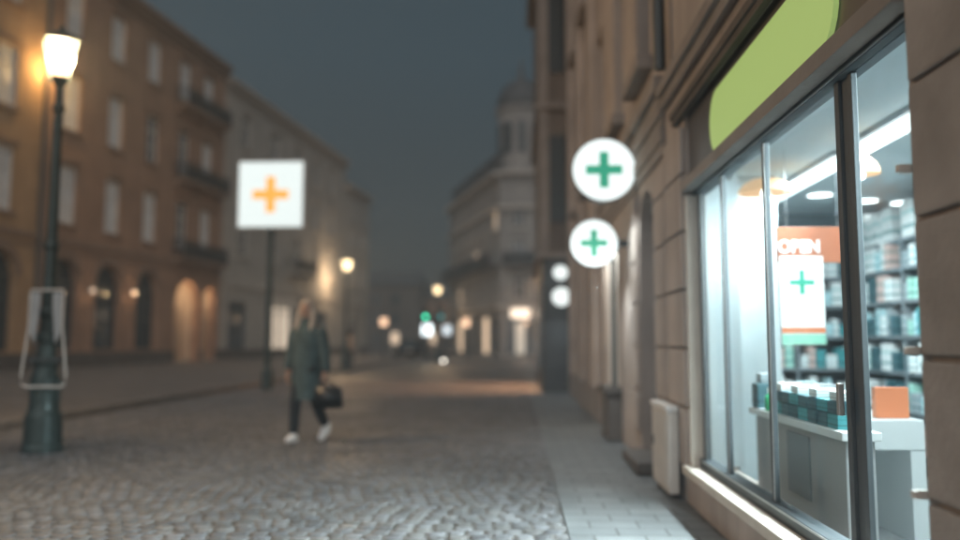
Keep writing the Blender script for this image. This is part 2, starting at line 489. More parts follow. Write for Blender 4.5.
# slab pavement along the right-hand buildings, plaza pavement and kerb on the left
def slab_material(name, c1, c2, mortar, bw, rh, rough=0.5):
    m = bpy.data.materials.new(name); m.use_nodes = True
    n = m.node_tree.nodes; l = m.node_tree.links; b = n['Principled BSDF']
    tc = n.new('ShaderNodeTexCoord')
    br = n.new('ShaderNodeTexBrick'); br.inputs['Scale'].default_value = 1
    br.inputs['Brick Width'].default_value = bw; br.inputs['Row Height'].default_value = rh
    br.inputs['Mortar Size'].default_value = 0.008; br.inputs['Mortar Smooth'].default_value = 0.4
    br.inputs['Color1'].default_value = (*c1, 1); br.inputs['Color2'].default_value = (*c2, 1); br.inputs['Mortar'].default_value = (*mortar, 1)
    l.new(tc.outputs['Object'], br.inputs['Vector'])
    t = n.new('ShaderNodeTexNoise'); t.inputs['Scale'].default_value = 1.6; t.inputs['Detail'].default_value = 7; l.new(tc.outputs['Object'], t.inputs['Vector'])
    mr = n.new('ShaderNodeMapRange'); mr.inputs[1].default_value = 0.3; mr.inputs[2].default_value = 0.7; mr.inputs[3].default_value = 0.75; mr.inputs[4].default_value = 1.2
    l.new(t.outputs[0], mr.inputs[0])
    vm = n.new('ShaderNodeVectorMath'); vm.operation = 'SCALE'; l.new(br.outputs['Color'], vm.inputs[0]); l.new(mr.outputs[0], vm.inputs['Scale'])
    l.new(vm.outputs[0], b.inputs['Base Color'])
    inv = n.new('ShaderNodeMath'); inv.operation = 'SUBTRACT'; inv.inputs[0].default_value = 1; l.new(br.outputs['Fac'], inv.inputs[1])
    bp = n.new('ShaderNodeBump'); bp.inputs['Strength'].default_value = 0.6; bp.inputs['Distance'].default_value = 0.008
    l.new(inv.outputs[0], bp.inputs['Height']); l.new(bp.outputs[0], b.inputs['Normal'])
    b.inputs['Roughness'].default_value = rough
    return m
g = MB(); g.box(0.35, 1.375, -12, 60, -0.015, 0.015)
tag(g.build('pavement', slab_material('smooth_granite_slabs', (0.165, 0.175, 0.18), (0.12, 0.128, 0.132), (0.05, 0.05, 0.05), 0.34, 0.22, 0.5)), kind='structure')
g = MB(); g.box(1.375, 12, 26, 120, -0.015, 0.024)
tag(g.build('side_pavement', M['darkstone']), kind='structure')
g = MB(); g.box(-7.78, -7.6, -12, 130, -0.01, 0.12, 0.02)
tag(g.build('kerb', mat('granite_kerb', (0.16, 0.15, 0.14), 0.7, var=0.2, vscale=3)), kind='structure')
g = MB(); g.box(-40, -7.78, -12, 160, -0.01, 0.105)
tag(g.build('plaza_pavement', slab_material('plaza_setts', (0.15, 0.135, 0.125), (0.12, 0.11, 0.105), (0.06, 0.055, 0.05), 0.4, 0.25, 0.6)), kind='structure')

# ================================================================== LEFT ROW OF BUILDINGS
ang = math.atan2(1, 0.1)
U = Vector((0.1, 1, 0)).normalized()
def lorigin(Y): return (-25.17 + 0.1 * Y, Y, 0.1)
def ls(Y, Y0): return (Y - Y0) * 1.005

def left_building(name, label, Y0, Y1, H, wm, tm, cols, rows, arches, ww=1.25, roofm=None, panes=None, balc=(), plinth=True, ledge=6.0, extra_ops=()):
    e = empty(name, lorigin(Y0), label, 'building', ang)
    L = ls(Y1, Y0)
    ops = []
    for Y in cols:
        for z0, z1 in rows:
            ops.append((ls(Y, Y0) - ww / 2, ls(Y, Y0) + ww / 2, z0 - .1, z1 - .1))
    for Y, aw, az0, az1 in arches:
        ops.append((ls(Y, Y0) - aw / 2, ls(Y, Y0) + aw / 2, az0, az1, True))
    for o in extra_ops: ops.append(o)
    mb = MB(); facade_wall(mb, 0, L, 0, H, ops, 0.5)
    mb.quad((0, 0, 0), (0, 10, 0), (0, 10, H), (0, 0, H)); mb.quad((L, 0, 0), (L, 10, 0), (L, 10, H), (L, 0, H))
    mb.quad((0, 10, 0), (L, 10, 0), (L, 10, H), (0, 10, H))
    mb.build('wall', wm, e)
    bands(e, 'cornice', tm, (-.0, L, -0.55, -.004, H - 0.22, H, 0.02), (0, L, -0.35, -.004, H - 0.5, H - 0.223, 0.02), (0, L, -0.15, -.004, H - 0.9, H - 0.75))
    bands(e, 'string_course', tm, (0, L, -0.12, -.004, ledge - .15, ledge + .1, 0.02), (0, L, -0.06, -.004, ledge - .5, ledge - .4))
    if plinth:
        c = MB(); xs = sorted([(ls(a[0], Y0) - a[1] / 2, ls(a[0], Y0) + a[1] / 2) for a in arches if a[2] < .5] + [o[:2] for o in extra_ops if o[2] < .5])
        x = 0
        for a, b in xs:
            if a > x: c.box(x, a, -.08, -.003, 0, .7, .01)
            x = b
        if x < L: c.box(x, L, -.08, -.003, 0, .7, .01)
        c.build('plinth', M['darkstone'], e)
    r = MB(); r.prism([(-0.5, H + .004), (5, H + 2.3), (10, H + .004)], 'x', 0, L); r.build('roof', roofm or M['roof'], e)
    i = 0
    for Y in cols:
        for z0, z1 in rows:
            pm = (panes or [M['curtain']])[i % len(panes or [1])]; i += 1
            window(e, ls(Y, Y0), z0 - .1, ww, z1 - z0, pm, sillm=tm, hood=True)
    for Y, aw, az0, az1 in arches:
        s = ls(Y, Y0); r_ = aw / 2
        a = MB(); N = 14   # moulded archivolt
        for k in range(N):
            t0, t1 = PI * k / N, PI * (k + 1) / N
            q = []
            for rr, t in ((r_ + .02, t0), (r_ + .3, t0), (r_ + .3, t1), (r_ + .02, t1)):
                q.append((s + rr * math.cos(t), az1 - r_ + rr * math.sin(t)))
            a.prism(q, 'y', -.07, -.004)
        a.build('arch_moulding', tm, e)
        f = MB(); d0, d1 = .3, .36
        pts = [(s + r_ * math.cos(PI * k / 12), az1 - r_ + r_ * math.sin(PI * k / 12)) for k in range(13)]
        pp = [(s + r_, az0), *pts, (s - r_, az0)]
        p = MB(); p.prism(pp, 'y', d1, d1 + .03)
        f.box(s - .05, s + .05, d0, d1, az0, az1 - .05); f.box(s - r_, s + r_, d0 - .01, d1, az1 - r_ - .05, az1 - r_ + .05)
        f.box(s - r_, s - r_ + .1, d0, d1, az0, az1 - r_); f.box(s + r_ - .1, s + r_, d0, d1, az0, az1 - r_)
        f.box(s - r_, s + r_, d0 - .006, d1, az0, az0 + .12); f.box(s - r_, s + r_, d0 - .006, d1, az0 + 1.6, az0 + 1.66)
        fo = f.build('arched_window', M['darkmetal'], e)
        p.build('pane', M['darkpane'], fo)
    for (ya, yb, z) in balc:
        railing(e, ls(ya, Y0), ls(yb, Y0), z - .1, slab=tm)
    return e

rowsL = [(6.95, 9.75), (11.5, 14.2), (16.15, 18.6)]
ob = left_building('ochre_glow_building', 'left end of the brown building, warm glow put into its ochre colour, behind the lit lantern', 20, 35.0, 19.9, M['ochre'], M['browntrim'],
              [22.2, 25.8, 29.3, 32.75], rowsL, [(22.2, 2.2, .8, 5.2), (25.8, 2.2, .8, 5.2), (29.3, 2.2, .8, 5.2), (32.75, 2.2, .8, 5.2)])
portal_s = ls(48.75, 35.0)
bb = left_building('brown_building', 'long reddish brown building with arcade and stacked balconies left of the pale one', 35.0, 52.9, 20.0, M['brown'], M['browntrim'],
              [37.0, 40.6, 44.1, 47.6, 50.6], rowsL, [(37.0, 2.2, .8, 5.2), (40.5, 2.2, .8, 5.2), (44.15, 2.2, .8, 5.2)],
              balc=[(46.4, 52.2, 15.7), (46.4, 52.2, 11.1), (46.4, 52.2, 6.35)],
              panes=[M['curtain'], M['curtain'], M['curtain'], M['curtain'], M['curtain'], M['curtain'], M['curtain'], M['greypane'], M['curtain'], M['greypane'], M['greypane'], M['curtain']],
              extra_ops=[(ls(47.2, 35.0), ls(50.1, 35.0), 0, 5.0, True), (ls(50.7, 35.0), ls(52.3, 35.0), 0, 4.75, True)])
# lit porch behind the two arches
p = MB(); a, b = ls(46.8, 35), ls(52.5, 35)
p.box(a, b, 1.9, 2.0, 0, 5.3); p.box(a - .1, a, .5, 2.0, 0, 5.3); p.box(b, b + .1, .5, 2.0, 0, 5.3); p.box(a, b, .5, 1.9, 5.2, 5.3); p.box(a, b, .5, 1.9, .0, .06)
p.box(ls(50.15, 35), ls(50.6, 35), .5, 1.2, .06, 5.2)
porch = p.build('porch', mat('warm_plaster_niche', (0.5, 0.42, 0.34), .8, var=.15), bb)
p = MB(); p.box(ls(46.9, 35), ls(47.9, 35), .6, .7, .07, 3.4); p.build('door', M['darkstone'], bb)
lamp('POINT', (ls(48.4, 35), .9, 4.3), 85, WARM, bb, 0.02)  # assumed pair of porch lamps, without fittings
lamp('POINT', (ls(51.5, 35), 0.9, 4.3), 40, WARM, bb, 0.1)
# rain pipe between the ochre-tinted and brown stretches
tag(MB().tube([(-25.17 + 3.5 + .15, 35.0, .1), (-25.17 + 3.5 + .15, 35.0, 19.0)], .09, 8).build('drainpipe', M['darkmetal']), 'tall dark drainpipe where ochre and brown walls meet', 'drainpipe')

gb = left_building('pale_building', 'grey cream four storey building behind the square amber cross sign', 52.9, 79.3, 19.4, M['greycream'], M['greytrim'],
              [56.3, 61.6, 66.4, 71.0, 75.2], [(7.4, 9.9), (11.4, 13.9), (15.3, 17.7)], [], ww=1.4, panes=[M['darkpane'], M['greypane'], M['darkpane']], ledge=5.2,
              extra_ops=[(ls(54.2, 52.9), ls(57.2, 52.9), .6, 4.0), (ls(61.0, 52.9), ls(66.0, 52.9), .5, 4.1), (ls(69.5, 52.9), ls(74.5, 52.9), .5, 4.0)])
for (ya, yb, z0, z1, m_) in ((54.2, 57.2, .5, 3.9, M['greypane']), (61.0, 66.0, .4, 4.0, M['warmglow2']), (69.5, 74.5, .4, 3.9, M['greypane'])):
    a, b = ls(ya, 52.9), ls(yb, 52.9)
    f = MB()
    for x in (a, (a + b) / 2 - .04, b - .08): f.box(x, x + .08, .2, .3, z0 + .1, z1 + .1)
    f.box(a + .08, b - .08, .2, .3, z0 + .1, z0 + .2); f.box(a + .08, b - .08, .2, .3, z1 - .5, z1 - .42)
    fo = f.build('shop_window', M['darkmetal'], gb)
    MB().box(a + .02, b - .02, .32, .35, z0 + .12, z1).build('pane', m_, fo)
MB().box(ls(60.6, 52.9), ls(66.4, 52.9), -.16, -.004, 4.1, 4.75, .02).build('shop_sign', M['palebox'], gb)
MB().box(ls(53.0, 52.9), ls(54.0, 52.9), -.10, -.004, 0.75, 18.4, .02).build('pilaster', M['greytrim'], gb)
railing(gb, ls(64.0, 52.9), ls(69.5, 52.9), 7.0, slab=M['greytrim'])
left_building('far_grey_building', 'lower grey building just beyond the pale one, right end of left row', 79.3, 88, 17.2, M['greycream'], M['greytrim'],
              [81.5, 85.5], [(7, 9.3), (11, 13.2)], [(83.5, 2.4, .2, 4.4)], ww=1.3, panes=[M['darkpane']], ledge=5.2)

wall_lamp((-25.17 + 4.333 + .02, 43.33 - 1.0, 3.9), 'small lit wall lamp between two arches of the brown arcade', ang, P=9)
wall_lamp((-25.17 + 3.94 + .02, 38.8, 3.8), 'dimmer small wall lamp left of the brown arcade arches', ang, glow=M['creamglow'], P=5)
wall_lamp((-25.17 + 3.55 + .03, 35.5, 13.7), 'assumed warm wall lamp high on the wall, added for its glow, hidden behind the near lantern head', ang, P=220, col=(1.0, 0.6, 0.22), group=None, lx=-.9, ly=-1.0)  # assumed lamp, added to cast the warm glow on the ochre wall
wall_lamp((-25.17 + 7.40 + .03, 74.0, 7.3), 'plain-shaded wall lamp added on the pale building to warm its facade', ang, glow=M['palebox'], P=480, group=None, ly=-2.2)  # added lamp, shade not glowing; spreads warm light over this facade

# ================================================================== RIGHT: shop building
XW = 1.38
RZ = -PI / 2
YF = 20.5
def rs(Y): return YF - Y
rb = empty('shop_building', (XW, YF, 0), 'pinkish stone building with the glazed shop front along right side', 'building', RZ)
HR = 11.6
ops = [(rs(6.45), rs(2.80), .30, 3.16), (rs(8.95), rs(7.92), .0, 2.9, True), (rs(12.6), rs(10.95), .25, 2.8)]
upw = [8.45, 10.5, 12.7, 15.0, 17.4]
for Y in upw:
    for z in (4.2, 7.7):
        ops.append((rs(Y) - .45, rs(Y) + .45, z, z + 2.1))
mb = MB(); facade_wall(mb, 0, rs(-3), 0, HR, ops, .35)
mb.quad((0, 0, 0), (0, 9, 0), (0, 9, HR), (0, 0, HR)); mb.quad((0, 9, 0), (rs(-3), 9, 0), (rs(-3), 9, HR), (0, 9, HR))
mb.quad((rs(-3), 0, 0), (rs(-3), 9, 0), (rs(-3), 9, HR), (rs(-3), 0, HR)); mb.quad((0, 0, HR), (rs(-3), 0, HR), (rs(-3), 9, HR), (0, 9, HR))
mb.build('wall', M['pink'], rb)
for Y in upw:
    for z in (4.2, 7.7):
        window(rb, rs(Y), z, .9, 2.1, M['greypane'], depth=.22, framem=M['darkmetal'], sillm=M['pinktrim'])
bands(rb, 'cornice', M['pinktrim'], (0, rs(-3), -.55, -.004, HR - .25, HR - .002, .02), (0, rs(-3), -.35, -.004, HR - .55, HR - .253, .02))
# entablature of the doorway bay, stepped mouldings
for z0, z1, pr in ((3.02, 3.14, .03), (3.142, 3.28, .05), (3.282, 3.38, .03), (3.382, 3.50, .06), (3.502, 3.62, .04), (3.622, 3.76, .10)):
    MB().box(rs(13.0), rs(7.28), -pr, -.004, z0, z1, .006).build('entablature', M['pinktrim'], rb)
# string mouldings above the shop front
bands(rb, 'string_course', M['darkstone'], (rs(6.75), rs(-2.5), -.07, -.004, 3.17, 3.23, .008), (rs(6.75), rs(-2.5), -.05, -.004, 3.12, 3.168))
bands(rb, 'string_course', M['pinktrim'], (rs(7.2), rs(-2.5), -.10, -.004, 3.50, 3.60, .01), (rs(7.2), rs(-2.5), -.06, -.004, 3.40, 3.497, .01))
# rusticated blocks on the piers
def blocks(parent, Ya, Yb, z0, z1, pr, hgt, m_, gap=.024):
    c = MB(); z = z0
    while z < z1 - .05:
        t = min(z + hgt - gap, z1)
        c.box(rs(Yb), rs(Ya), -pr, -.003, z, t, .012)
        z += hgt
    return c.build('stone_blocks', m_, parent)
blocks(rb, -2.5, 2.77, .315, 3.05, .022, .47, M['pier'], gap=.018)
blocks(rb, 6.47, 7.2, .32, 3.05, .045, .47, M['pink'])
blocks(rb, 7.32, 7.88, .32, 2.95, .03, .47, M['pink'])
blocks(rb, 9.0, 9.5, .32, 2.95, .04, .47, M['pink'])
MB().box(rs(20.4), rs(12.75), -.06, -.003, .0, .55, .01).build('plinth', M['pinktrim'], rb)
for Ya, Yb in ((13.2, 13.9), (15.8, 16.4), (18.6, 19.3)):
    MB().box(rs(Yb), rs(Ya), -.12, -.003, .56, HR - .6, .015).build('pilaster', M['pink'], rb)
# doorway
d = MB(); d.box(rs(8.95), rs(7.92), .32, .38, 0.02, 2.9)
d.box(rs(8.85), rs(8.47), .29, .318, .2, 1.2, .01); d.box(rs(8.40), rs(8.02), .29, .318, .2, 1.2, .01); d.box(rs(8.85), rs(8.47), .29, .318, 1.35, 2.2, .01); d.box(rs(8.40), rs(8.02), .29, .318, 1.35, 2.2, .01)
do = d.build('door', mat('dark_brown_door', (.06, .045, .038), .5, var=.2), rb)
MB().tube([(rs(8.40), .25, 1.0), (rs(8.40), .25, 1.2)], .015).build('handle', M['framelight'], do)
MB().box(rs(9.0), rs(7.88), -.22, .31, .029, .14, .01).build('step', M['darkstone'], rb)
# lit cream display further along
f = MB(); a, b = rs(12.6), rs(10.95)
for x in (a, b - .06, (a + b) / 2 - .03): f.box(x, x + .06, .08, .16, .25, 2.8)
f.box(a + .06, b - .06, .08, .16, .25, .33); f.box(a + .06, b - .06, .08, .16, 2.7, 2.8)
fo = f.build('display_window', M['winframe'], rb); MB().box(a + .02, b - .02, .18, .21, .27, 2.78).build('pane', M['creamglow'], fo)
lamp('AREA', ((a + b) / 2, .0, 2.6), 13, (0.95, 0.97, .92), rb, 1.4, .15, rot=(R(35), 0, 0))  # lamp added at the opening to strengthen the display's light
# wall pipes
MB().tube([(rs(6.95), -.1, 3.7), (rs(6.95), -.1, HR - .6)], .055, 8).build('drainpipe', M['darkmetal'], rb)

# pedestal with slim post, white cabinet
e = empty('stone_pedestal', (1.30, 10.9, 0.028), 'low dark stone pedestal with cap against the right wall under slim post', 'pedestal')
MB().box(-.12, .07, -.35, .35, 0, .6, .015).build('base', M['darkstone'], e)
MB().box(-.17, .07, -.4, .4, .602, .69, .015).build('cap', M['darkstone'], e)
tag(MB().tube([(1.29, 10.65, .72), (1.29, 10.65, 2.75)], .035, 10).build('slim_post', M['darkmetal']), 'slim dark vertical post standing on the stone pedestal', 'post')
e = empty('utility_cabinet', (1.28, 7.1, .03), 'white metal utility cabinet on the pavement below shop pier', 'cabinet')
MB().box(-.04, .05, -.38, .38, .03, .70, .018).build('body', M['palebox'], e)
MB().box(-.052, .05, -.40, .40, .703, .745, .012).build('lid', M['white'], e)
MB().box(-.048, -.0405, -.33, .33, .08, .66, .003).build('door', M['palebox'], e)
MB().box(-.058, -.0485, .24, .27, .36, .44, .003).build('latch', M['darkmetal'], e)

# ---------------------------------------------------------------- shop front
YA, YB = 6.45, 2.80       # far and near end
sf = MB()
XG = .085                   # glazing depth behind the wall plane
def post(mb, Y0, Y1, za=.40, zb=2.47, d0=None, d1=None):
    mb.box(rs(Y1), rs(Y0), d0 if d0 is not None else XG - .010, d1 if d1 is not None else XG + .016, za, zb, .004)
post(sf, 6.26, 6.40)
post(sf, 5.62, 5.70)
post(sf, 4.66, 4.73)
post(sf, 3.58, 3.63, d0=XG - .014)
post(sf, 3.45, 3.49)
post(sf, 3.49, 3.58, d0=XG + .001)
post(sf, 2.81, 2.85)
sf.box(rs(YA), rs(YB), XG - .04, XG + .06, 2.47, 2.58, .004)
sf.box(rs(YA), rs(YB), XG - .04, XG + .06, .33, .40, .004)
sfo = sf.build('shopfront_frame', M['frame'], rb)
h = MB(); h.box(rs(YA), rs(YB), -.05, XG - .042, 2.50, 2.585, .006); h.build('header_rail', M['pinktrim'], sfo)
h = MB(); h.box(rs(YA), rs(YA - .055), -.02, XG + .05, .33, 2.47, .004); h.build('jamb', M['sill'], sfo)
h = MB(); h.box(rs(YA), rs(YA - .012), XG + .065, .40, .33, 2.6); h.build('jamb_lining', M['ceiling'], sfo)
h = MB(); h.box(rs(YA + .05), rs(YB), -.075, XG - .045, .27, .335, .008); h.build('sill', M['sill'], sfo)
t = MB()
for Y in (6.27, 5.63, 4.67):
    t.box(rs(Y) - .001, rs(Y) + .009, XG - .016, XG - .0115, .41, 2.46)
t.box(rs(YA - .15), rs(YB + .08), XG - .046, XG - .0405, .385, .396); t.box(rs(YA - .15), rs(YB + .08), XG - .046, XG - .0405, 2.475, 2.483)
t.build('metal_trim', M['framelight'], sfo)
for ya, yb in ((6.26, 5.70), (5.62, 4.73), (4.66, 3.63), (3.45, 2.85)):
    MB().box(rs(ya) , rs(yb), XG + .002, XG + .010, .40, 2.47).build('glass_pane', M['glass'], sfo)
MB().box(rs(3.61), rs(3.585), XG - .065, XG - .037, .98, 1.12, .006).build('handle', M['framelight'], sfo)
for z in (1.90, 1.27, .79):
    hb = MB(); hb.box(rs(2.815), rs(2.785), -.055, -.038, z - .013, z + .013, .003); hb.box(rs(2.82), rs(2.795), -.0385, .03, z - .015, z + .015); hb.build('shutter_bracket', M['palebox'], sfo)
fa = MB(); fa.box(rs(YA), rs(YB), .03, .10, 2.585, 3.155); fao = fa.build('fascia_panel', M['fascia'], rb)
# stadium-shaped green sign on the fascia
x0, x1, z0, z1 = rs(5.66), rs(3.42), 2.60, 3.04
r_ = (z1 - z0) / 2
pts = []
for k in range(13):
    a = PI / 2 + PI * k / 12; pts.append((x0 + r_ * .9 + r_ * .9 * math.cos(a), z0 + r_ + r_ * math.sin(a)))
for k in range(13):
    a = -PI / 2 + PI * k / 12; pts.append((x1 - r_ + r_ * math.cos(a), z0 + r_ + r_ * math.sin(a)))
MB().prism(pts, 'y', .005, .029).build('green_sign', M['green'], fao)

# ---------------------------------------------------------------- shop interior (world coordinates via parent)
FZ = .10
CZ = 2.72
si = MB()
si.box(rs(9.4), rs(.5), .36, 5.6, FZ - .08, FZ); sio = si.build('shop_floor', M['shopfloor'], rb)
si = MB(); si.box(rs(9.4), rs(.5), .12, 5.6, CZ, CZ + .08)
si.build('shop_ceiling', M['ceiling'], rb)
si = MB(); si.box(rs(9.1), rs(9.0), .36, 5.6, FZ, CZ - .001); si.build('end_wall', M['tealdark'], rb)
si = MB(); si.box(rs(9.0), rs(.5), 5.5, 5.6, FZ, CZ - .001); si.box(rs(.5), rs(.4), .36, 5.5, FZ, CZ - .001); si.build('shop_wall', M['shopwall'], rb)
si = MB(); si.box(rs(6.98), rs(6.90), .36, .86, FZ, CZ - .002, .003); si.box(rs(8.99), rs(6.99), .36, .40, FZ, CZ - .002); si.build('partition', M['shopwall'], rb)
si = MB(); si.box(rs(2.78), rs(.5), .36, .40, FZ, CZ - .002); si.box(rs(6.44), rs(6.9), .36, .40, FZ, CZ-.002); si.build('inner_wall', M['shopwall'], rb)

def W(Xw, Y, z=0): return (Xw, Y, z)
# tube light line
def strip(y0, y1, lab):
    e = empty('strip_light', (2.40, (y0 + y1) / 2, CZ - .09), lab, 'strip light', group='ceiling strip lights')
    L = (y1 - y0) / 2
    MB().tube([(0, -L, 0), (0, -L + .01, 0), (0, L - .01, 0), (0, L, 0)], .05, 12).build('tube', M['tube'], e, True)
    MB().box(-.04, .04, -L + .05, L - .05, .052, .088).build('housing', M['steel'], e)
strip(5.9, 7.4, 'long bright strip light inside, the far one of the row')
strip(3.9, 5.75, 'long bright strip light inside, seen through the nearest window pane')
strip(1.8, 3.7, 'strip light inside the shop hidden behind the near stone pier')
for i, (x, y, lb) in enumerate([(2.27, 7.35, 'leftmost small'), (2.92, 7.72, 'second from left'), (3.5, 8.07, 'third from left'), (3.92, 8.2, 'rightmost')]):
    e = empty('downlight', (x, y, CZ - .012), lb + ' round downlight in the shop ceiling', 'downlight', group='round ceiling downlights')
    MB().lathe([(.0, -.002), (.11, -.002), (.11, .0)], 20, close=False).build('lens', M['downlight'], e)
    MB().lathe([(.113, -.008), (.135, -.008), (.135, .008), (.113, .008), (.113, -.008)], 20, close=False).build('rim', M['white'], e)
# pendants
def pendant(x, y, z, r, lab):
    e = empty('pendant_lamp', (x, y, z), lab, 'pendant lamp', group='amber pendant lamps')
    b = MB(); b.lathe([(r, -.03), (r * .97, .0), (r * .8, .045), (r * .5, .08), (r * .15, .098), (.02, .10)], 24, close=False); b.build('lamp_shade', M['shade'], e, True)
    MB().lathe([(.0, -.07), (.03, -.06), (.035, -.03), (.02, .0)], 12).build('bulb', M['downlight'], e, True)
    MB().tube([(0, 0, .10), (0, 0, CZ - z)], .006, 6).build('cord', M['darkmetal'], e)
pendant(2.04, 6.55, 2.54, .215, 'wide amber pendant lamp near the white partition')
pendant(2.33, 5.45, 2.46, .13, 'small amber pendant lamp behind the wide mullion')

# end-wall shelving and long-side shelving with goods
GOODS = {n_: mat(n_ + '_carton', c_, .5, var=.08) for n_, c_ in {'white': (.72, .74, .74), 'pale blue': (.42, .60, .64), 'teal': (.05, .26, .28), 'dark teal': (.035, .10, .12), 'mint': (.35, .6, .52), 'pale pink': (.6, .42, .38), 'grey': (.3, .34, .36)}.items()}
for _m in GOODS.values():      # printed band round each pack
    n = _m.node_tree.nodes; l = _m.node_tree.links
    b = n['Principled BSDF']; tc = n.new('ShaderNodeTexCoord'); sx = n.new('ShaderNodeSeparateXYZ'); cr = n.new('ShaderNodeValToRGB')
    l.new(tc.outputs['Generated'], sx.inputs[0]); l.new(sx.outputs['Z'], cr.inputs[0]); cr.color_ramp.interpolation = 'CONSTANT'
    el = cr.color_ramp.elements; el[0].position = 0; el[0].color = (1, 1, 1, 1); el[1].position = .22; el[1].color = (.35, .5, .52, 1)
    for p_, c_ in ((.34, (1, 1, 1, 1)), (.62, (.55, .8, .8, 1)), (.72, (1, 1, 1, 1))):
        q = el.new(p_); q.color = c_
    mx = n.new('ShaderNodeMix'); mx.data_type = 'RGBA'; mx.blend_type = 'MULTIPLY'; mx.inputs[0].default_value = 1
    src = b.inputs['Base Color'].links[0].from_socket
    l.new(src, mx.inputs[6]); l.new(cr.outputs[0], mx.inputs[7]); l.new(mx.outputs[2], b.inputs['Base Color'])
_gm = {}
def carton(x, y, z, wx, wy, h, colr, label, rz=0, group=None, cat='carton', nm='carton'):
    key = (colr,)
    if key not in _gm:
        b = MB(); b.box(-.5, .5, -.5, .5, 0, 1, .02); _gm[key] = mesh_of(b, 'carton', GOODS[colr])
    o = bpy.data.objects.new(nm, _gm[key]); COL.objects.link(o)
    o.location = (x, y, z); o.scale = (wx, wy, h); o.rotation_euler = (0, 0, rz)
    return tag(o, label, cat, group)
ORD = ['first', 'second', 'third', 'fourth', 'fifth', 'sixth', 'seventh', 'eighth', 'ninth', 'tenth', 'eleventh', 'twelfth', 'thirteenth', 'fourteenth', 'fifteenth', 'sixteenth', 'seventeenth', 'eighteenth', 'nineteenth', 'twentieth', 'twenty-first', 'twenty-second', 'twenty-third', 'twenty-fourth', 'twenty-fifth', 'twenty-sixth']
SH = [.32, .68, 1.03, 1.36, 1.68, 1.98, 2.24]
NAMES = ['bottom', 'sixth', 'fifth', 'fourth', 'third', 'second', 'top']
e = empty('shelving_unit', (2.9, 8.85, FZ), 'slate grey shelving across the end wall behind the open sign', 'shelving')
b = MB(); b.box(-.62, -.58, -.32, .1, 0, 2.14); b.box(.68, .72, -.32, .1, 0, 2.14); b.box(.03, .06, -.30, .1, 0, 2.14); b.build('upright', M['shelf'], e)
MB().box(-.58, .68, .10, .12, 0, 2.14).build('back_panel', M['shelf'], e)
for z in SH[:-1]:
    MB().box(-.578, .678, -.32, .098, z - FZ - .03, z - FZ).build('shelf', M['shelf'], e)
rn = random.Random(11)
pal = ['white', 'white', 'white', 'white', 'pale blue', 'pale blue', 'mint', 'grey', 'grey', 'teal', 'white', 'pale pink', 'dark teal', 'white']
for si_, z in enumerate(SH[:-1]):
    x = 2.34; k = 0
    while x < 3.50 and k < 20:
        wx = rn.uniform(.055, .12)
        if x + wx > 2.92 and x < 2.97: x = 2.97
        if x + wx > 3.57: break
        c_ = rn.choice(pal); h_ = rn.uniform(.12, .26)
        carton(x + wx / 2, 8.62 + rn.uniform(-.02, .02), z + .001, wx - .012, .16, h_, c_, '%s carton, %s from left on the %s shelf of the end-wall shelving' % (c_, ORD[k], NAMES[si_]), group='cartons on the end wall shelving')
        x += wx; k += 1
e = empty('shelving_unit', (3.66, 6.3, FZ), 'long slate grey shelving of cartons parallel to the shop window', 'shelving')
b = MB(); 
for y in (-2.3, -1.15, 0, 1.15, 2.2): b.box(-.14, .14, y - .02, y + .02, 0, 2.2)
b.build('upright', M['shelf'], e)
MB().box(.145, .165, -2.32, 2.22, 0, 2.2).build('back_panel', M['shelf'], e)
for z in SH:
    b = MB()
    for y0_, y1_ in ((-2.28, -1.17), (-1.13, -.02), (.02, 1.13), (1.17, 2.18)): b.box(-.16, .143, y0_, y1_, z - FZ - .03, z - FZ)
    b.build('shelf', M['shelf'], e)
for si_, z in enumerate(SH):
    y = 8.42; k = 0
    while y > 6.1 and k < 25:
        wy = rn.uniform(.07, .16)
        if any(y - wy < q + .03 and y > q - .03 for q in (7.45, 6.3)): y -= .07; continue
        c_ = rn.choice(pal); h_ = rn.uniform(.13, .26) if si_ < 6 else rn.uniform(.24, .36)
        if si_ == 6: c_ = rn.choice(['white', 'white', 'pale blue'])
        carton(3.60 + rn.uniform(-.02, .02), y - wy / 2, z + .001, .2, wy - .015, h_, c_, '%s carton, %s from the far end on the %s shelf of the long shelving' % (c_, ORD[k], NAMES[si_]), group='cartons on the long shelving')
        y -= wy; k += 1

# display counter along the window
e = empty('display_counter', (1.74, 4.95, FZ), 'long grey display counter with a white top just inside the window', 'counter')
MB().box(-.10, .10, -.78, .85, .70, .745, .006).build('top', M['counter'], e)
MB().box(-.07, .08, -.74, .78, .02, .698, .006).build('body', M['counterside'], e)
MB().box(-.08, -.071, -.25, .12, .30, .66).build('door', M['shelf'], e)
e = empty('white_table', (2.25, 5.0, FZ), 'white slab-leg table behind the nearest window pane', 'table')
MB().box(-.38, .21, 0, .85, .55, .73, .006).build('top', M['counter'], e)
for x in (-.38, .12):
    MB().box(x, x + .09, .003, .85, 0, .548, .004).build('leg', M['counter'], e)
tag(MB().box(2.22, 2.42, 5.10, 5.16, FZ + .731, FZ + .92, .004).build('orange_card_box', M['orange']), 'upright orange card box standing on the white table', 'box')
zt = FZ + .746
ks = [('dark teal', .10, .10), ('dark teal', .11, .09), ('teal', .10, .10), ('dark teal', .10, .11), ('teal', .09, .10), ('dark teal', .10, .10)]
y = 5.25
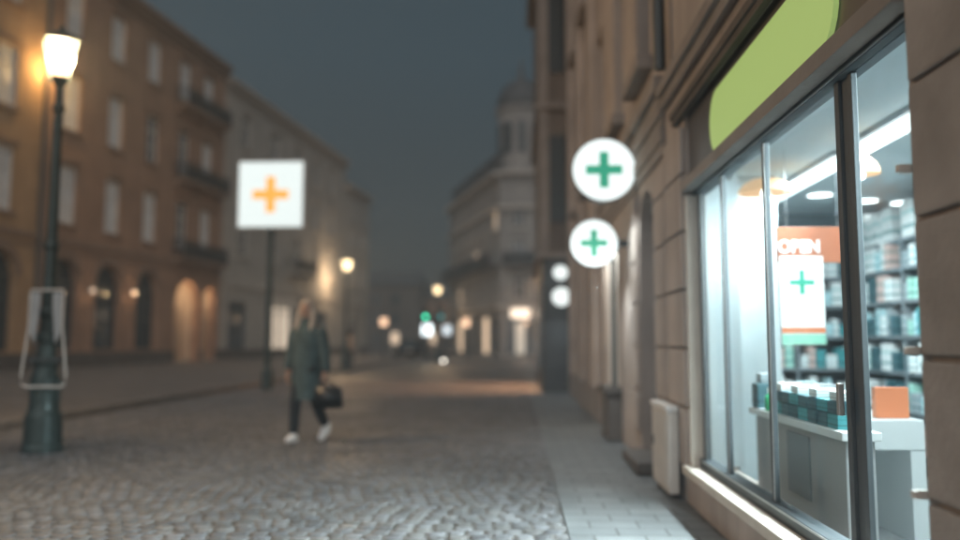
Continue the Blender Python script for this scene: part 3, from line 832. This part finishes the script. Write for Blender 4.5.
for k in range(7):
    for lvl, hh in ((0, .075), (1, .065)):
        c_ = 'dark teal' if (k + lvl) % 3 else 'teal'
        carton(1.74, y, zt + lvl * .08, .15, .14, hh, c_, '%s box, %s from the far end in the %s layer on the display counter' % (c_, ORD[k], ['lower', 'upper'][lvl]), group='stacked teal boxes on the display counter', cat='box', nm='stacked_box')
    if k % 2 == 0:
        carton(1.74, y, zt + .148, .13, .12, .045, 'white', 'flat white pack on the upper boxes, %s of them from the far end' % ORD[k // 2], group='flat white packs on the teal boxes', cat='pack', nm='flat_pack')
    y -= .15
for k in range(5):
    carton(1.97, 5.75 - k * .16, FZ + .732, .12, .13, .17 + .03 * (k % 2), ['white', 'pale blue', 'white', 'grey', 'white'][k], 'upright %s carton behind the teal boxes, %s from the far end' % (['white', 'pale blue', 'white', 'grey', 'white'][k], ORD[k]), group='upright cartons behind the teal boxes')
e = empty('dispenser', (1.73, 5.68, zt), 'dark teal dispenser bottle rack at far end of the display counter', 'dispenser')
MB().box(-.08, .08, -.07, .07, 0, .17, .01).build('body', GOODS['dark teal'], e)
MB().box(-.05, .05, -.05, .05, .172, .24, .01).build('top', GOODS['grey'], e)
e = empty('bottle', (1.69, 5.45, zt), 'small green bottle with white cap on the display counter', 'bottle')
MB().lathe([(.035, 0), (.04, .01), (.04, .09), (.02, .115)], 14).build('body', mat('green_bottle_plastic', (.03, .35, .15), .3), e, True)
MB().lathe([(.022, .116), (.022, .15)], 12).build('cap', M['white'], e)

# hanging open sign
def text_mesh(txt, size, m_, parent, loc, rot, ext=.004, name='lettering', off=0.0, sx=1.0):
    cu = bpy.data.curves.new(name, 'FONT'); cu.body = txt; cu.size = size; cu.extrude = ext; cu.offset = off
    cu.align_x = 'CENTER'; cu.align_y = 'CENTER'
    o = bpy.data.objects.new(name, cu); COL.objects.link(o)
    bpy.context.view_layer.update()
    me = bpy.data.meshes.new_from_object(o.evaluated_get(bpy.context.evaluated_depsgraph_get()))
    bpy.data.objects.remove(o)
    me.materials.clear(); me.materials.append(m_)
    o = bpy.data.objects.new(name, me); COL.objects.link(o); o.parent = parent; o.location = loc; o.rotation_euler = rot; o.scale = (sx, 1, 1)
    return o
def cross(mb, cx, cz, r, t, y0, y1):
    mb.prism([(cx - t, cz - r), (cx + t, cz - r), (cx + t, cz - t), (cx + r, cz - t), (cx + r, cz + t), (cx + t, cz + t), (cx + t, cz + r), (cx - t, cz + r), (cx - t, cz + t), (cx - r, cz + t), (cx - r, cz - t), (cx - t, cz - t)], 'y', y0, y1)
e = empty('open_sign', (2.20, 5.95, 1.28), 'hanging orange and white sign reading OPEN with a green cross inside window', 'sign')
MB().box(-.275, .245, 0, .02, .60, .865, .003).build('header_panel', M['orangeglow'], e)
MB().box(-.265, .05, -.012, -.002, 0, .648, .002).build('poster', M['posterwhite'], e)
text_mesh('OPEN', .13, mat('white_lettering', (.85, .85, .85), .5, emit=(1, 1, 1), es=.35), e, (-.118, -.006, .715), (PI / 2, 0, 0), off=.003, sx=.9)  # letters brightened by emission in their material
c = MB(); cross(c, -.108, .455, .088, .017, -.017, -.0125); c.build('cross', M['crossgreen'], e)
MB().box(-.264, .049, -.016, -.0125, .085, .125).build('stripe', M['orange'], e)
MB().box(-.264, .049, -.016, -.0125, .003, .075).build('stripe', M['postergreen'], e)
MB().tube([(-.2, .01, .865), (-.2, .01, CZ - 1.28)], .003, 6).build('wire', M['steel'], e)
MB().tube([(.17, .01, .865), (.17, .01, CZ - 1.28)], .003, 6).build('wire', M['steel'], e)

# interior lamps under the strip lights, plus tilted ones added to light the street
for y, ln in ((2.75, 1.7), (4.83, 1.7), (6.65, 1.4)):
    lamp('AREA', (2.40, y, CZ - .145), 72, COOL, None, .06, ln)
    lamp('AREA', (2.345, y, CZ - .12), {2.75: 90, 4.83: 170, 6.65: 60}[y], COOL, None, .05, ln, rot=(0, math.atan2(.80, .60), 0)).data.spread = R(100)  # added second lamp per strip, turned towards the window

# ================================================================== signs on the right wall
def round_sign(x, y, z, r, lab, cr=None, P=0):
    e = empty('round_sign', (x, y, z), lab, 'sign', group='round lit signs on wall brackets')
    n = 40
    b = MB(); b.prism([(r * math.cos(2 * PI * i / n), r * math.sin(2 * PI * i / n)) for i in range(n)], 'y', -.055, .055)
    b.build('rim', M['darkmetal'], e)
    r2 = r * .965
    for y0, y1 in ((-.062, -.0555), (.0555, .062)):
        MB().prism([(r2 * math.cos(2 * PI * i / n), r2 * math.sin(2 * PI * i / n)) for i in range(n)], 'y', y0, y1).build('sign_face', M['signwhite'], e)
    if cr:
        for y0, y1 in ((-.068, -.0625), (.0625, .068)):
            c = MB(); cross(c, 0, 0, cr, cr * .25, y0, y1); c.build('cross', M['signgreen'], e)
    MB().box(r - .01, XW - x - .002, -.02, .02, -.04, .04).build('bracket', M['darkmetal'], e)
    if P:
        lamp('SPOT', (0, -.0, -r - .03), P, COOL, e, .06, rot=(0, 0, 0), spot=150, blend=.8)  # added spot without a fitting, lights the ground below the sign
    return e
round_sign(1.00, 9.0, 3.235, .365, 'large round white lit sign with green cross, upper one', .205, 60)
round_sign(.955, 9.8, 2.50, .295, 'medium round white lit sign with green cross, just below the largest', .165, 40)
round_sign(1.13, 20.0, 2.42, .24, 'small plain round lit sign, lower of the two farther ones', None, 25)
e = round_sign(1.13, 20.3, 3.05, .19, 'smallest plain lit sign, upper of the two farther ones', None)

# ================================================================== lantern posts
def street_lamp(loc, lab, full=True, P=300, scale=1.0, rz=.6):
    e = empty('street_lamp', loc, lab, 'street lamp', rz, 'lantern street lamps')
    b = MB()
    prof = [(.235, 0), (.235, .06), (.215, .10), (.205, .42), (.175, .50), (.165, .58), (.16, .88), (.13, .96), (.12, 1.0), (.135, 1.03), (.135, 1.08), (.105, 1.12), (.095, 1.28), (.125, 1.31), (.125, 1.37), (.09, 1.42), (.085, 1.58), (.11, 1.61), (.11, 1.66), (.078, 1.72), (.07, 2.4), (.085, 2.43), (.085, 2.48), (.062, 2.52), (.05, 4.1), (.07, 4.14), (.07, 4.19), (.045, 4.24), (.045, 4.42)]
    b.lathe(prof, 20 if full else 10)
    if full:
        for i in range(10):
            a = 2 * PI * i / 10
            b.box(.155 * math.cos(a) - .012, .155 * math.cos(a) + .012, .155 * math.sin(a) - .012, .155 * math.sin(a) + .012, .60, .86)
    b.build('post', M['iron'], e, False)
    hd = MB(); hd.lathe([(.14, 4.555), (.10, 4.48), (.05, 4.42)], 4, ph=PI / 4); hd.build('lantern_base', M['iron'], e)
    gl = MB(); gl.lathe([(.14, 4.56), (.262, 4.99)], 4, ph=PI / 4, close=True); gl.build('lantern_glass', M['lantern'], e)
    fr = MB()
    for i in range(4):
        a = PI / 4 + i * PI / 2
        fr.tube([(.146 * math.cos(a), .146 * math.sin(a), 4.55), (.268 * math.cos(a), .268 * math.sin(a), 5.0)], .011, 6)
    fr.build('lantern_frame', M['iron'], e)
    cp = MB(); cp.lathe([(.275, 4.995), (.275, 5.02), (.16, 5.09), (.09, 5.13), (.03, 5.18), (.02, 5.22), (.0, 5.24)], 4, ph=PI / 4); cp.build('lantern_cap', M['iron'], e)
    lamp('POINT', (0, 0, 4.80), P, WARM, e, .09)
    return e
street_lamp((-5.62, 9.4, .0), 'tall cast iron lantern post in the left foreground', True, 620)
street_lamp((-7.95, 37.2, .1), 'lit lantern post down the street, second along the left kerb', False, 420)
street_lamp((-5.3, 54.0, .0), 'farthest lit lantern post near the street end', False, 260)

# pale frame fixed round the near lamp post
e = empty('sign_frame', (-5.50, 9.15, .78), 'pale metal trapezoid frame with side plates strapped around the lantern post', 'frame')
pts = [(-.19, 0, 1.13), (.19, 0, 1.13), (.20, 0, 1.08), (.20, 0, .72), (.27, 0, .12), (.26, 0, .03), (.21, 0, 0), (-.21, 0, 0), (-.26, 0, .03), (-.27, 0, .12), (-.20, 0, .72), (-.20, 0, 1.08)]
MB().tube(pts, .013, 8, closed=True).build('tube_frame', M['palebox'], e, True)
for s_ in (-1, 1):
    MB().prism([(s_ * .185, 1.10), (s_ * .075, 1.10), (s_ * .075, .95), (s_ * .12, .50), (s_ * .185, .62)], 'y', -.008, .008).build('side_plate', M['steel'], e)
MB().box(-.2, .2, .01, .035, .30, .33).build('strap', M['darkmetal'], e)

# square sign on a post
e = empty('square_sign', (-6.76, 21.66, 0), 'large square white lit sign with amber cross on a tall post', 'sign')
MB().lathe([(.16, 0), (.16, .5), (.12, .56), (.09, .62), (.075, 4.42)], 14).build('post', M['iron'], e)
MB().box(-.92, .92, -.10, .10, 4.43, 6.30, .02).build('housing', M['white'], e)
for y0, y1 in ((-.108, -.102), (.102, .108)):
    MB().box(-.885, .885, y0, y1, 4.465, 6.265).build('sign_face', M['signwhite2'], e)
    c = MB(); cross(c, .0, 5.36, .50, .125, *((y0 - .006, y0 - .0005) if y0 < 0 else (y1 + .0005, y1 + .006))); c.build('cross', M['signorange'], e)

# ================================================================== building RB: projecting dark front
e = empty('dark_fronted_building', (.66, 20.7, 0), 'tall narrow building front projecting past the pinkish one, dark at street level', 'building')
mb = MB(); mb.box(0, 6, .0, 6.5, 3.6, 12.6); mb.build('wall', mat('dark_brown_render', (.17, .14, .12), .85, var=.15, vscale=1, streak=.2), e)
MB().box(.03, 6, .03, 6.47, 0, 3.597).build('ground_floor', mat('dark_painted_shopfront', (.05, .055, .06), .5, var=.2), e)
bands(e, 'cornice', M['pinktrim'], (-.12, 6, -.12, 6.6, 3.45, 3.62, .02), (-.25, 6, -.25, 6.7, 12.3, 12.61, .02), (-.12, 6, -.12, 6.6, 7.4, 7.55, .02))
c = MB(); c.box(-.05, .22, -.05, -.003, 3.63, 12.29); c.build('corner_pilaster', M['pinktrim'], e)
bands(e, 'shutter', M['darkmetal'], (.24, .66, -.04, -.003, 4.4, 6.7, .01), (.24, .66, -.04, -.003, 8.4, 11, .01))
MB().box(-.03, .028, 1.2, 4.6, .5, 2.9).build('shop_window', M['greypane'], e)  # assumed side window, added together with the warm spot
lamp('SPOT', (-.10, 3.0, 3.2), 900, (1, .5, .25), e, .01, rot=(0, R(25), 0), spot=110)  # spot without a fitting, added to warm the ground beside this front

# ================================================================== corner building with turret
e = empty('corner_building', (-1.33, 68, 0), 'pale corner building with round domed turret and dark balconies', 'building')
# local: corner at origin; left face runs to (-6.0, 20); front face runs to (6, 0.5)
th = math.atan2(20, -6.0)
fl = math.hypot(20, 6)
def face(parent, origin, rz, L, H, ncol, nrow, wm, panes, shop=None):
    """a wall mesh whose local frame is rotated; child of parent"""
    ops = []; rows = [4.9 + i * 3.1 for i in range(nrow)]
    for i in range(ncol):
        cx = L * (i + .5) / ncol
        for z in rows: ops.append((cx - .6, cx + .6, z, z + 2.0))
        ops.append((cx - L / ncol * .36, cx + L / ncol * .36, .3, 3.5))
    mb = MB(); facade_wall(mb, 0, L, 0, H, ops, .4)
    w_ = mb.build('wall', wm, parent); w_.location = origin; w_.rotation_euler = (0, 0, rz)
    k = 0
    for i in range(ncol):
        cx = L * (i + .5) / ncol
        for z in rows:
            window(w_, cx, z, 1.2, 2.0, panes[k % len(panes)], sillm=M['greytrim'], depth=.2); k += 1
        hw = L / ncol * .36
        MB().box(cx - hw, cx + hw, .25, .28, .3, 3.5).build('shop_window', shop[i % len(shop)] if shop else M['darkpane'], w_)
    for z, p_ in ((4.15, .35), (H - 3.3, .3), (H - .35, .6)):
        bands(w_, 'cornice', M['greytrim'], (0, L, -p_, -.004, z, z + .3, .02))
    for z in (7.75,):
        s = MB(); s.box(.2, L - .2, -1.0, -.005, z, z + .15); s.build('balcony', M['darkstone'], w_)
        r = MB(); n_ = int(L / .3)
        for i in range(n_): r.box(.25 + i * (L - .5) / n_, .29 + i * (L - .5) / n_, -.98, -.94, z + .151, z + 1.1)
        r.box(.2, L - .2, -1.0, -.93, z + 1.1, z + 1.18); r.box(.2, L - .2, -.968, -.96, z + .2, z + .95); r.build('railing', M['black'], w_)
    return w_
H3 = 16.0
# left face: street on its -x side; local x axis must run so that -y points to the street
face(e, (-6.0, 20, 0), math.atan2(-20, 6.0), fl, H3, 6, 3, M['turret'], [M['greypane'], M['darkpane'], M['greypane'], M['warmglow'], M['darkpane'], M['greypane'], M['darkpane']], [M['darkpane'], M['warmglow'], M['darkpane']])
face(e, (0, 0, 0), 0, 6.5, H3, 2, 3, M['turret'], [M['darkpane'], M['greypane'], M['darkpane']], [M['greypane'], M['darkpane']])
MB().box(1.3, 2.1, .1, .2, .3, 2.9).build('lit_door', M['creamglow'], e)
b = MB(); b.quad((-6, 20, H3), (0, 0, H3), (6.5, 0, H3), (6.5, 20, H3)); 
b.prism([(-5.7, 19.7), (.2, .3), (6.5, .3), (6.5, 20)], 'z', H3 + .01, H3 + 2.0)
b.build('roof', M['slate'], e)
b = MB(); b.quad((6.5, 0, 0), (6.5, 20, 0), (6.5, 20, H3), (6.5, 0, H3)); b.quad((6.5, 20, 0), (-6, 20, 0), (-6, 20, H3), (6.5, 20, H3)); b.build('rear_wall', M['turret'], e)
t = MB(); t.lathe([(2.1, 15.6), (2.1, 21.4), (2.35, 21.5), (2.35, 21.8)], 20, (1.9, 1.8, 0)); to = t.build('turret', M['turret'], e)
for i in range(6):
    a = -PI / 2 + (i - 2) * .62
    w_ = MB(); w_.box(-.38, .38, -.04, .04, 17.6, 20.3); o = w_.build('window', M['darkpane'], to); o.location = (1.9 + 2.12 * math.cos(a), 1.8 + 2.12 * math.sin(a), 0); o.rotation_euler = (0, 0, a + PI / 2)
t = MB(); t.lathe([(2.25, 21.805), (2.2, 22.4), (1.9, 23.4), (1.2, 24.2), (.35, 24.7), (.2, 25.6), (0.05, 26.6)], 20, (1.9, 1.8, 0)); t.build('dome', M['slate'], to, True)
MB().box(.9, 2.5, -.45, -.365, 3.3, 4.1, .02).build('shop_sign', mat('warm_white_lit_sign', (.8, .7, .6), .4, emit=(1, .85, .68), es=1.3), e)
lamp('POINT', (2.2, -2.0, 3.0), 60, (1, .62, .38), e, .2)
lamp('POINT', (-5.0, 12, 3.6), 60, WARM, e, .2)

# ================================================================== street end
def far_block(x0, x1, y, H, lab, m_, lit=()):
    e = empty('far_building', (x0, y, 0), lab, 'building', group='low buildings closing the street')
    MB().box(0, x1 - x0, 0, 10, 0, H).build('wall', m_, e)
    MB().prism([(-.4, H + .003), (5, H + 2.6), (10.4, H + .003)], 'x', -.3, x1 - x0 + .3).build('roof', M['slate'], e)
    n_ = int((x1 - x0) / 3)
    for i in range(n_):
        for k in range(int(H / 3.2)):
            pm = M['warmglow'] if (i, k) in lit else M['darkpane']
            MB().box(1 + i * 3, 2.2 + i * 3, -.05, -.004, 1.0 + k * 3.1, 2.8 + k * 3.1).build('window', pm, e)
far_block(-24, -15.5, 128, 10.5, 'left dark low building closing the street end', M['darkstone'], {(1, 0)})
far_block(-15.3, -9, 134, 8.5, 'middle dark low building closing the street end', M['brown'], {(0, 0)})
far_block(-8.8, 2, 130, 12, 'right dark low building closing the street end', M['greycream'], {(1, 0)})

def far_sign(loc, wd, h, m_, lab, post=True):
    e = empty('lit_shop_sign', loc, lab, 'sign', group='small lit signs at the street end')
    MB().box(-wd / 2, wd / 2, -.08, .08, 0, h, .02).build('light_panel', m_, e)
    MB().lathe([(.06, -loc[2]), (.05, 0)], 8).build('post', M['darkmetal'], e)
glow2 = mat('cool_white_lit_panel', (.8, .8, .8), .4, emit=(.85, .97, 1.0), es=3.2)
glow3 = mat('amber_lit_panel', (.8, .6, .5), .4, emit=(1.0, .62, .38), es=1.5)
glow4 = mat('dim_cool_lit_panel', (.8, .8, .8), .4, emit=(.7, .82, .9), es=1.1)
far_sign((-6.0, 54, 1.75), .62, .72, glow2, 'brightest white lit panel near the green traffic light')
far_sign((-4.65, 54, 1.8), .5, .6, glow4, 'dim white lit panel right of the brighter one')
far_sign((-8.95, 54, 2.4), .45, .5, glow3, 'amber lit panel left of the green traffic light')
far_sign((-3.35, 54, 2.35), .42, .5, glow3, 'amber lit panel in front of the corner building')
def traffic_light(x, y, lab, on, m_):
    e = empty('traffic_light', (x, y, 0), lab, 'traffic light', group='traffic lights at the junction')
    MB().lathe([(.07, 0), (.06, 2.75)], 10).build('post', M['darkmetal'], e)
    MB().box(-.17, .17, -.1, .1, 2.76, 3.72, .02).build('housing', M['black'], e)
    for k, z in enumerate((3.55, 3.25, 2.95)):
        b = MB(); b.prism([(.11 * math.cos(i * PI / 8), z + .11 * math.sin(i * PI / 8)) for i in range(16)], 'y', -.12, -.101)
        b.build('lens', m_ if k == 2 else M['darkpane'], e)
traffic_light(-5.98, 53, 'traffic light showing bright green', True, mat('green_signal', (.05, .6, .4), .4, emit=(.03, 1.0, .55), es=4.5))
traffic_light(-4.95, 53, 'traffic light with dim teal lens, right of the bright green one', True, mat('dim_teal_signal', (.05, .3, .3), .4, emit=(.05, .4, .42), es=1.3))

# ================================================================== vehicles far away
def car(loc, rz, lab, cm, light=False):
    e = empty('parked_car', loc, lab, 'car', rz, 'cars at the junction')
    body = MB()
    side = [(-2.1, .32), (-2.15, .6), (-2.05, .88), (-1.2, .98), (1.5, .98), (2.0, .92), (2.12, .6), (2.05, .32)]
    body.prism(side, 'y', -.86, .86)
    bmesh.ops.bevel(body.bm, geom=list(body.bm.edges), offset=.06, segments=2, affect='EDGES')
    body.build('body', cm, e, True)
    cab = MB()
    lo = [(-1.35, -.8), (1.65, -.8), (1.65, .8), (-1.35, .8)]; hi = [(-.55, -.62), (1.05, -.62), (1.05, .62), (-.55, .62)]
    A = [cab.bm.verts.new((x, y, .97)) for x, y in lo]; B = [cab.bm.verts.new((x, y, 1.45)) for x, y in hi]
    cab.bm.faces.new(B)
    for i in range(4): cab.bm.faces.new((A[i], A[(i + 1) % 4], B[(i + 1) % 4], B[i]))
    cab.build('windows', M['darkpane'], e)
    MB().box(-.6, 1.1, -.64, .64, 1.452, 1.49, .015).build('roof', cm, e)
    for x in (-1.3, 1.3):
        for y in (-.8, .8):
            wv = MB(); wv.prism([(x + .32 * math.cos(i * PI / 8), .32 + .32 * math.sin(i * PI / 8)) for i in range(16)], 'y', y - .1, y + .1)
            wo_ = wv.build('wheel', M['black'], e)
            rv = MB(); yy = y + (.105 if y > 0 else -.105); rv.prism([(x + .19 * math.cos(i * PI / 6), .32 + .19 * math.sin(i * PI / 6)) for i in range(12)], 'y', min(y, yy), max(y, yy)); rv.build('rim', M['steel'], wo_)
    for y in (-.6, .6):
        MB().box(-2.17, -2.12, y - .16, y + .16, .62, .76, .01).build('headlight', M['palebox'], e)
        MB().box(2.08, 2.13, y - .16, y + .16, .66, .8, .01).build('tail_light', mat('red_lens', (.25, .01, .01), .3), e)
    return e
car((-8.0, 62, 0), R(75), 'dark car parked by the left kerb under the amber panel', mat('dark_blue_car_paint', (.02, .025, .03), .25, metal=.4))
car((-6.5, 78, 0), R(95), 'grey car farther off behind the white lit panel', mat('grey_car_paint', (.10, .10, .11), .3, metal=.4))
e = empty('scooter', (-4.8, 53, 0), 'motor scooter with its round headlight on, on the street', 'scooter', -PI / 2)
for x in (-.6, .62):
    wv = MB(); wv.tube([(x + .2 * math.cos(i * PI / 8), 0, .25 + .2 * math.sin(i * PI / 8)) for i in range(16)], .05, 8, closed=True); wo_ = wv.build('wheel', M['black'], e, True)
b = MB(); b.prism([(-.85, .45), (-.8, .75), (-.1, .78), (0, .45), (.35, .4), (.5, .95), (.58, .95), (.55, .3), (-.1, .26), (-.5, .3)], 'y', -.14, .14); b.build('body', M['darkmetal'], e)
MB().box(-.75, -.08, -.13, .13, .782, .86, .02).build('seat', M['black'], e)
MB().tube([(.5, -.32, 1.0), (.54, -.1, .98), (.54, .1, .98), (.5, .32, 1.0)], .02, 6).build('handlebar', M['steel'], e)
MB().lathe([(.0, 0), (.1, 0), (.1, .05), (.05, .12)], 14).build('headlight', mat('lit_headlight', (1, 1, 1), .4, emit=(1, .93, .8), es=7), e)
hl = e.children[-1]; hl.location = (.70, 0, .68); hl.rotation_euler = (0, -PI / 2, 0)

# ================================================================== people
SKIN = mat('skin', (.42, .26, .19), .6)
def skinned(name, pts, edges, radii, mtl, parent, sub=2, root=0):
    me = bpy.data.meshes.new(name); me.from_pydata(pts, edges, []); me.update()
    o = bpy.data.objects.new(name, me); COL.objects.link(o)
    sk = o.modifiers.new('skin', 'SKIN'); sk.use_smooth_shade = True
    for i, v in enumerate(me.skin_vertices[0].data):
        r = radii[i]; v.radius = r if isinstance(r, tuple) else (r, r); v.use_root = (i == root)
    sb = o.modifiers.new('sub', 'SUBSURF'); sb.levels = sub; sb.render_levels = sub
    bpy.context.view_layer.update()
    nm = bpy.data.meshes.new_from_object(o.evaluated_get(bpy.context.evaluated_depsgraph_get()))
    bpy.data.objects.remove(o)
    nm.materials.clear(); nm.materials.append(mtl)
    for p_ in nm.polygons: p_.use_smooth = True
    r_ = bpy.data.objects.new(name, nm); COL.objects.link(r_); r_.parent = parent
    return r_
def person(loc, rz, lab, coatm, hairm, pantm, shoem, sc=1.0, stride=1.0, bag=True, coat_z=.52):
    """local frame: faces -y; walking"""
    e = empty('person', loc, lab, 'person', rz); e.scale = (sc, sc, sc)
    s = stride
    # body: pelvis 0, chest, neck, head; arms; legs (one continuous surface)
    P = [(0, 0, .95), (0, 0, 1.15), (0, .0, 1.38), (0, -.01, 1.50), (0, -.02, 1.575), (0, -.03, 1.66), (0, -.025, 1.74),
         (-.17, .0, 1.41), (-.23, .03, 1.15), (-.25, -.02, .92), (-.25, -.04, .84),
         (.17, .0, 1.41), (.24, .0, 1.15), (.27, -.01, .90), (.27, -.02, .82),
         (-.09, 0, .90), (-.095, -.10 * s, .50), (-.09, -.13 * s, .10),
         (.09, 0, .90), (.10, .05 * s, .50), (.11, .30 * s, .17)]
    E_ = [(0, 1), (1, 2), (2, 3), (3, 4), (4, 5), (5, 6), (2, 7), (7, 8), (8, 9), (9, 10), (2, 11), (11, 12), (12, 13), (13, 14), (0, 15), (15, 16), (16, 17), (0, 18), (18, 19), (19, 20)]
    Rr = [(.15, .11), (.14, .10), (.15, .10), .055, .06, (.085, .10), (.075, .085), .045, .045, .036, .036, .045, .045, .036, .036, .09, .062, .042, .09, .062, .042]
    skinned('body', P, E_, Rr, SKIN, e)
    # face details
    f = MB(); f.lathe([(.001, -.014), (.012, 0), (.001, .018)], 8, (0, -.125, 1.645)); f.lathe([(.0, -.008), (.02, 0), (.0, .004)], 8, (0, -.108, 1.60)); f.build('nose', SKIN, e, True)
    for x in (-.033, .033):
        MB().lathe([(.0, -.009), (.011, 0), (.0, .009)], 8, (x, -.112, 1.675)).build('eye', M['black'], e, True)
    # hair: cap and long sides
    h = MB()
    bmesh.ops.create_icosphere(h.bm, subdivisions=3, radius=1)
    for v in h.bm.verts:
        x, y, z = v.co
        fr_ = y < -.15 and z < .35
        k = 1.0
        v.co = (x * .108, -.015 + y * .118 if not fr_ else -.015 + y * .05, 1.675 + z * .115 if z > -.2 else 1.675 + z * .27)
        if fr_ and abs(x) < .75: v.co.x *= .8
    ho_ = h.build('hair', hairm, e, True)
    if coat_z < .7:
        for sx in (-1, 1):
            skinned('hair_lock', [(sx * .07, -.02, 1.70), (sx * .10, -.03, 1.58), (sx * .105, -.07, 1.45), (sx * .085, -.10, 1.33)], [(0, 1), (1, 2), (2, 3)], [.04, .042, .038, .018], hairm, ho_, 1)
    # coat: open lofted shell from hem to collar with sleeves
    c = MB(); rings = []
    prof = [(coat_z, .225, .18), (coat_z + .12, .215, .165), (.90, .205, .155), (1.05, .195, .145), (1.2, .195, .14), (1.33, .215, .135), (1.41, .20, .12), (1.46, .13, .10), (1.52, .095, .085), (1.55, .10, .09)]
    seg = 28
    for zi, (z, rx, ry) in enumerate(prof):
        ring = []
        for i in range(seg):
            a = 2 * PI * i / seg
            wob = 1 + (.035 * math.sin(5 * a + 1.3) + .02 * math.sin(9 * a)) * max(0, (1.1 - z) / .5)
            ring.append(c.bm.verts.new((rx * math.cos(a) * wob, ry * math.sin(a) * wob + (.02 * s if z < .8 else 0), z)))
        rings.append(ring)
    for a, b in zip(rings, rings[1:]):
        for i in range(seg): c.bm.faces.new((a[i], a[(i + 1) % seg], b[(i + 1) % seg], b[i]))
    co = c.build('coat', coatm, e, True)
    skinned('sleeve', [(-.15, 0, 1.40), (-.20, .01, 1.36), (-.245, .03, 1.14), (-.262, -.02, .93), (-.263, -.03, .88)], [(0, 1), (1, 2), (2, 3), (3, 4)], [.085, .09, .074, .06, .056], coatm, co)
    skinned('sleeve', [(.15, 0, 1.40), (.20, .0, 1.36), (.25, .0, 1.14), (.282, -.01, .91), (.285, -.01, .86)], [(0, 1), (1, 2), (2, 3), (3, 4)], [.085, .09, .074, .06, .056], coatm, co)
    # hands with fingers
    for sx, hx, hy, hz in ((-1, -.255, -.045, .83), (1, .275, -.02, .81)):
        pts = [(hx, hy, hz + .03), (hx, hy - .005, hz - .03)]; ed = [(0, 1)]; rr = [(.024, .03), (.022, .036)]
        for k in range(4):
            fy = hy - .03 + .02 * k; b0 = len(pts)
            L_ = (.055, .066, .06, .045)[k]
            pts += [(hx, fy, hz - .06), (hx - sx * .012, fy, hz - .06 - L_ * .6), (hx - sx * .03, fy, hz - .06 - L_)]
            ed += [(1, b0), (b0, b0 + 1), (b0 + 1, b0 + 2)]; rr += [.009, .0085, .007]
        b0 = len(pts); pts += [(hx - sx * .02, hy - .04, hz - .01), (hx - sx * .03, hy - .055, hz - .055)]; ed += [(0, b0), (b0, b0 + 1)]; rr += [.011, .009]
        skinned('hand', pts, ed, rr, SKIN, e, 1)
    # trousers
    skinned('trousers', [(0, 0, .93), (-.09, 0, .86), (-.098, -.10 * s, .50), (-.09, -.14 * s, .085), (.09, 0, .86), (.102, .05 * s, .50), (.11, .285 * s, .17)],
            [(0, 1), (1, 2), (2, 3), (0, 4), (4, 5), (5, 6)], [(.14, .12), .105, .078, .062, .105, .078, .062], pantm, e)
    # shoes
    for (x, y, z, pitch) in ((-.09, -.17 * s, .0, 0), (.11, .30 * s, .06, R(42) * s)):
        sh = MB(); n_ = 0
        bmesh.ops.create_icosphere(sh.bm, subdivisions=3, radius=1)
        for v in sh.bm.verts:
            q = v.co.copy()
            wx_ = .047 if q.y > 0 else .052
            v.co = (q.x * wx_, q.y * .145, max(q.z, -.55) * (.055 if q.y < 0 else .075) + .045)
        o = sh.build('shoe', shoem, e, True); o.location = (x, y, z + .0); o.rotation_euler = (pitch, 0, R(-6) if x > 0 else R(6))
    return e
coatm = mat('dark_teal_wool_coat', (.055, .085, .09), .9, var=.25, vscale=9, bump=.4, bscale=80)
pr_ = person((-2.72, 10.38, .018), R(-18), 'person in dark teal coat and white shoes walking with a black bag', coatm,
       mat('blonde_hair', (.36, .31, .26), .6, var=.3, vscale=30), mat('black_trousers', (.018, .022, .026), .9, var=.2), mat('white_sneaker', (.8, .8, .8), .5), 1.03)
# bag hangs from the right-hand side of the picture
e = empty('handbag', (-2.42, 10.27, .455), 'black handbag with short handles held at the person\'s side', 'bag', R(12)); e.scale = (1.2, 1.2, 1.15)
b = MB(); b.prism([(-.15, 0), (.17, 0), (.145, .235), (-.125, .25)], 'y', -.06, .06)
bmesh.ops.bevel(b.bm, geom=list(b.bm.edges), offset=.02, segments=3, affect='EDGES'); b.build('body', mat('black_leather', (.012, .013, .015), .4, var=.2), e, True)
for y in (-.035, .035):
    MB().tube([(-.07, y, .24), (-.05, y * .7, .285), (0, y * .4, .305), (.04, y * .7, .285), (.07, y, .24)], .008, 6).build('handle', M['black'], e, True)

person((-8.25, 39.5, .1), R(150), 'distant person in dark trousers and pale jacket under the second lantern', mat('pale_brown_jacket', (.30, .24, .2), .9, var=.2),
       mat('dark_hair', (.05, .035, .03), .6), mat('dark_jeans', (.03, .035, .045), .9), M['darkmetal'], 1.0, .8, coat_z=.80)

# ================================================================== haze
HZ = .0034
hz = MB(); hz.box(-60, 40, -20, 175, -1.0, 30)
m = bpy.data.materials.new('night_haze'); m.use_nodes = True
n = m.node_tree.nodes; l = m.node_tree.links
n.remove(n['Principled BSDF'])
pv = n.new('ShaderNodeVolumePrincipled'); pv.inputs['Color'].default_value = (.48, .57, .63, 1); pv.inputs['Density'].default_value = HZ
pv.inputs['Anisotropy'].default_value = 0.2
l.new(pv.outputs[0], n['Material Output'].inputs['Volume'])
ho = hz.build('haze', m); tag(ho, kind='stuff')
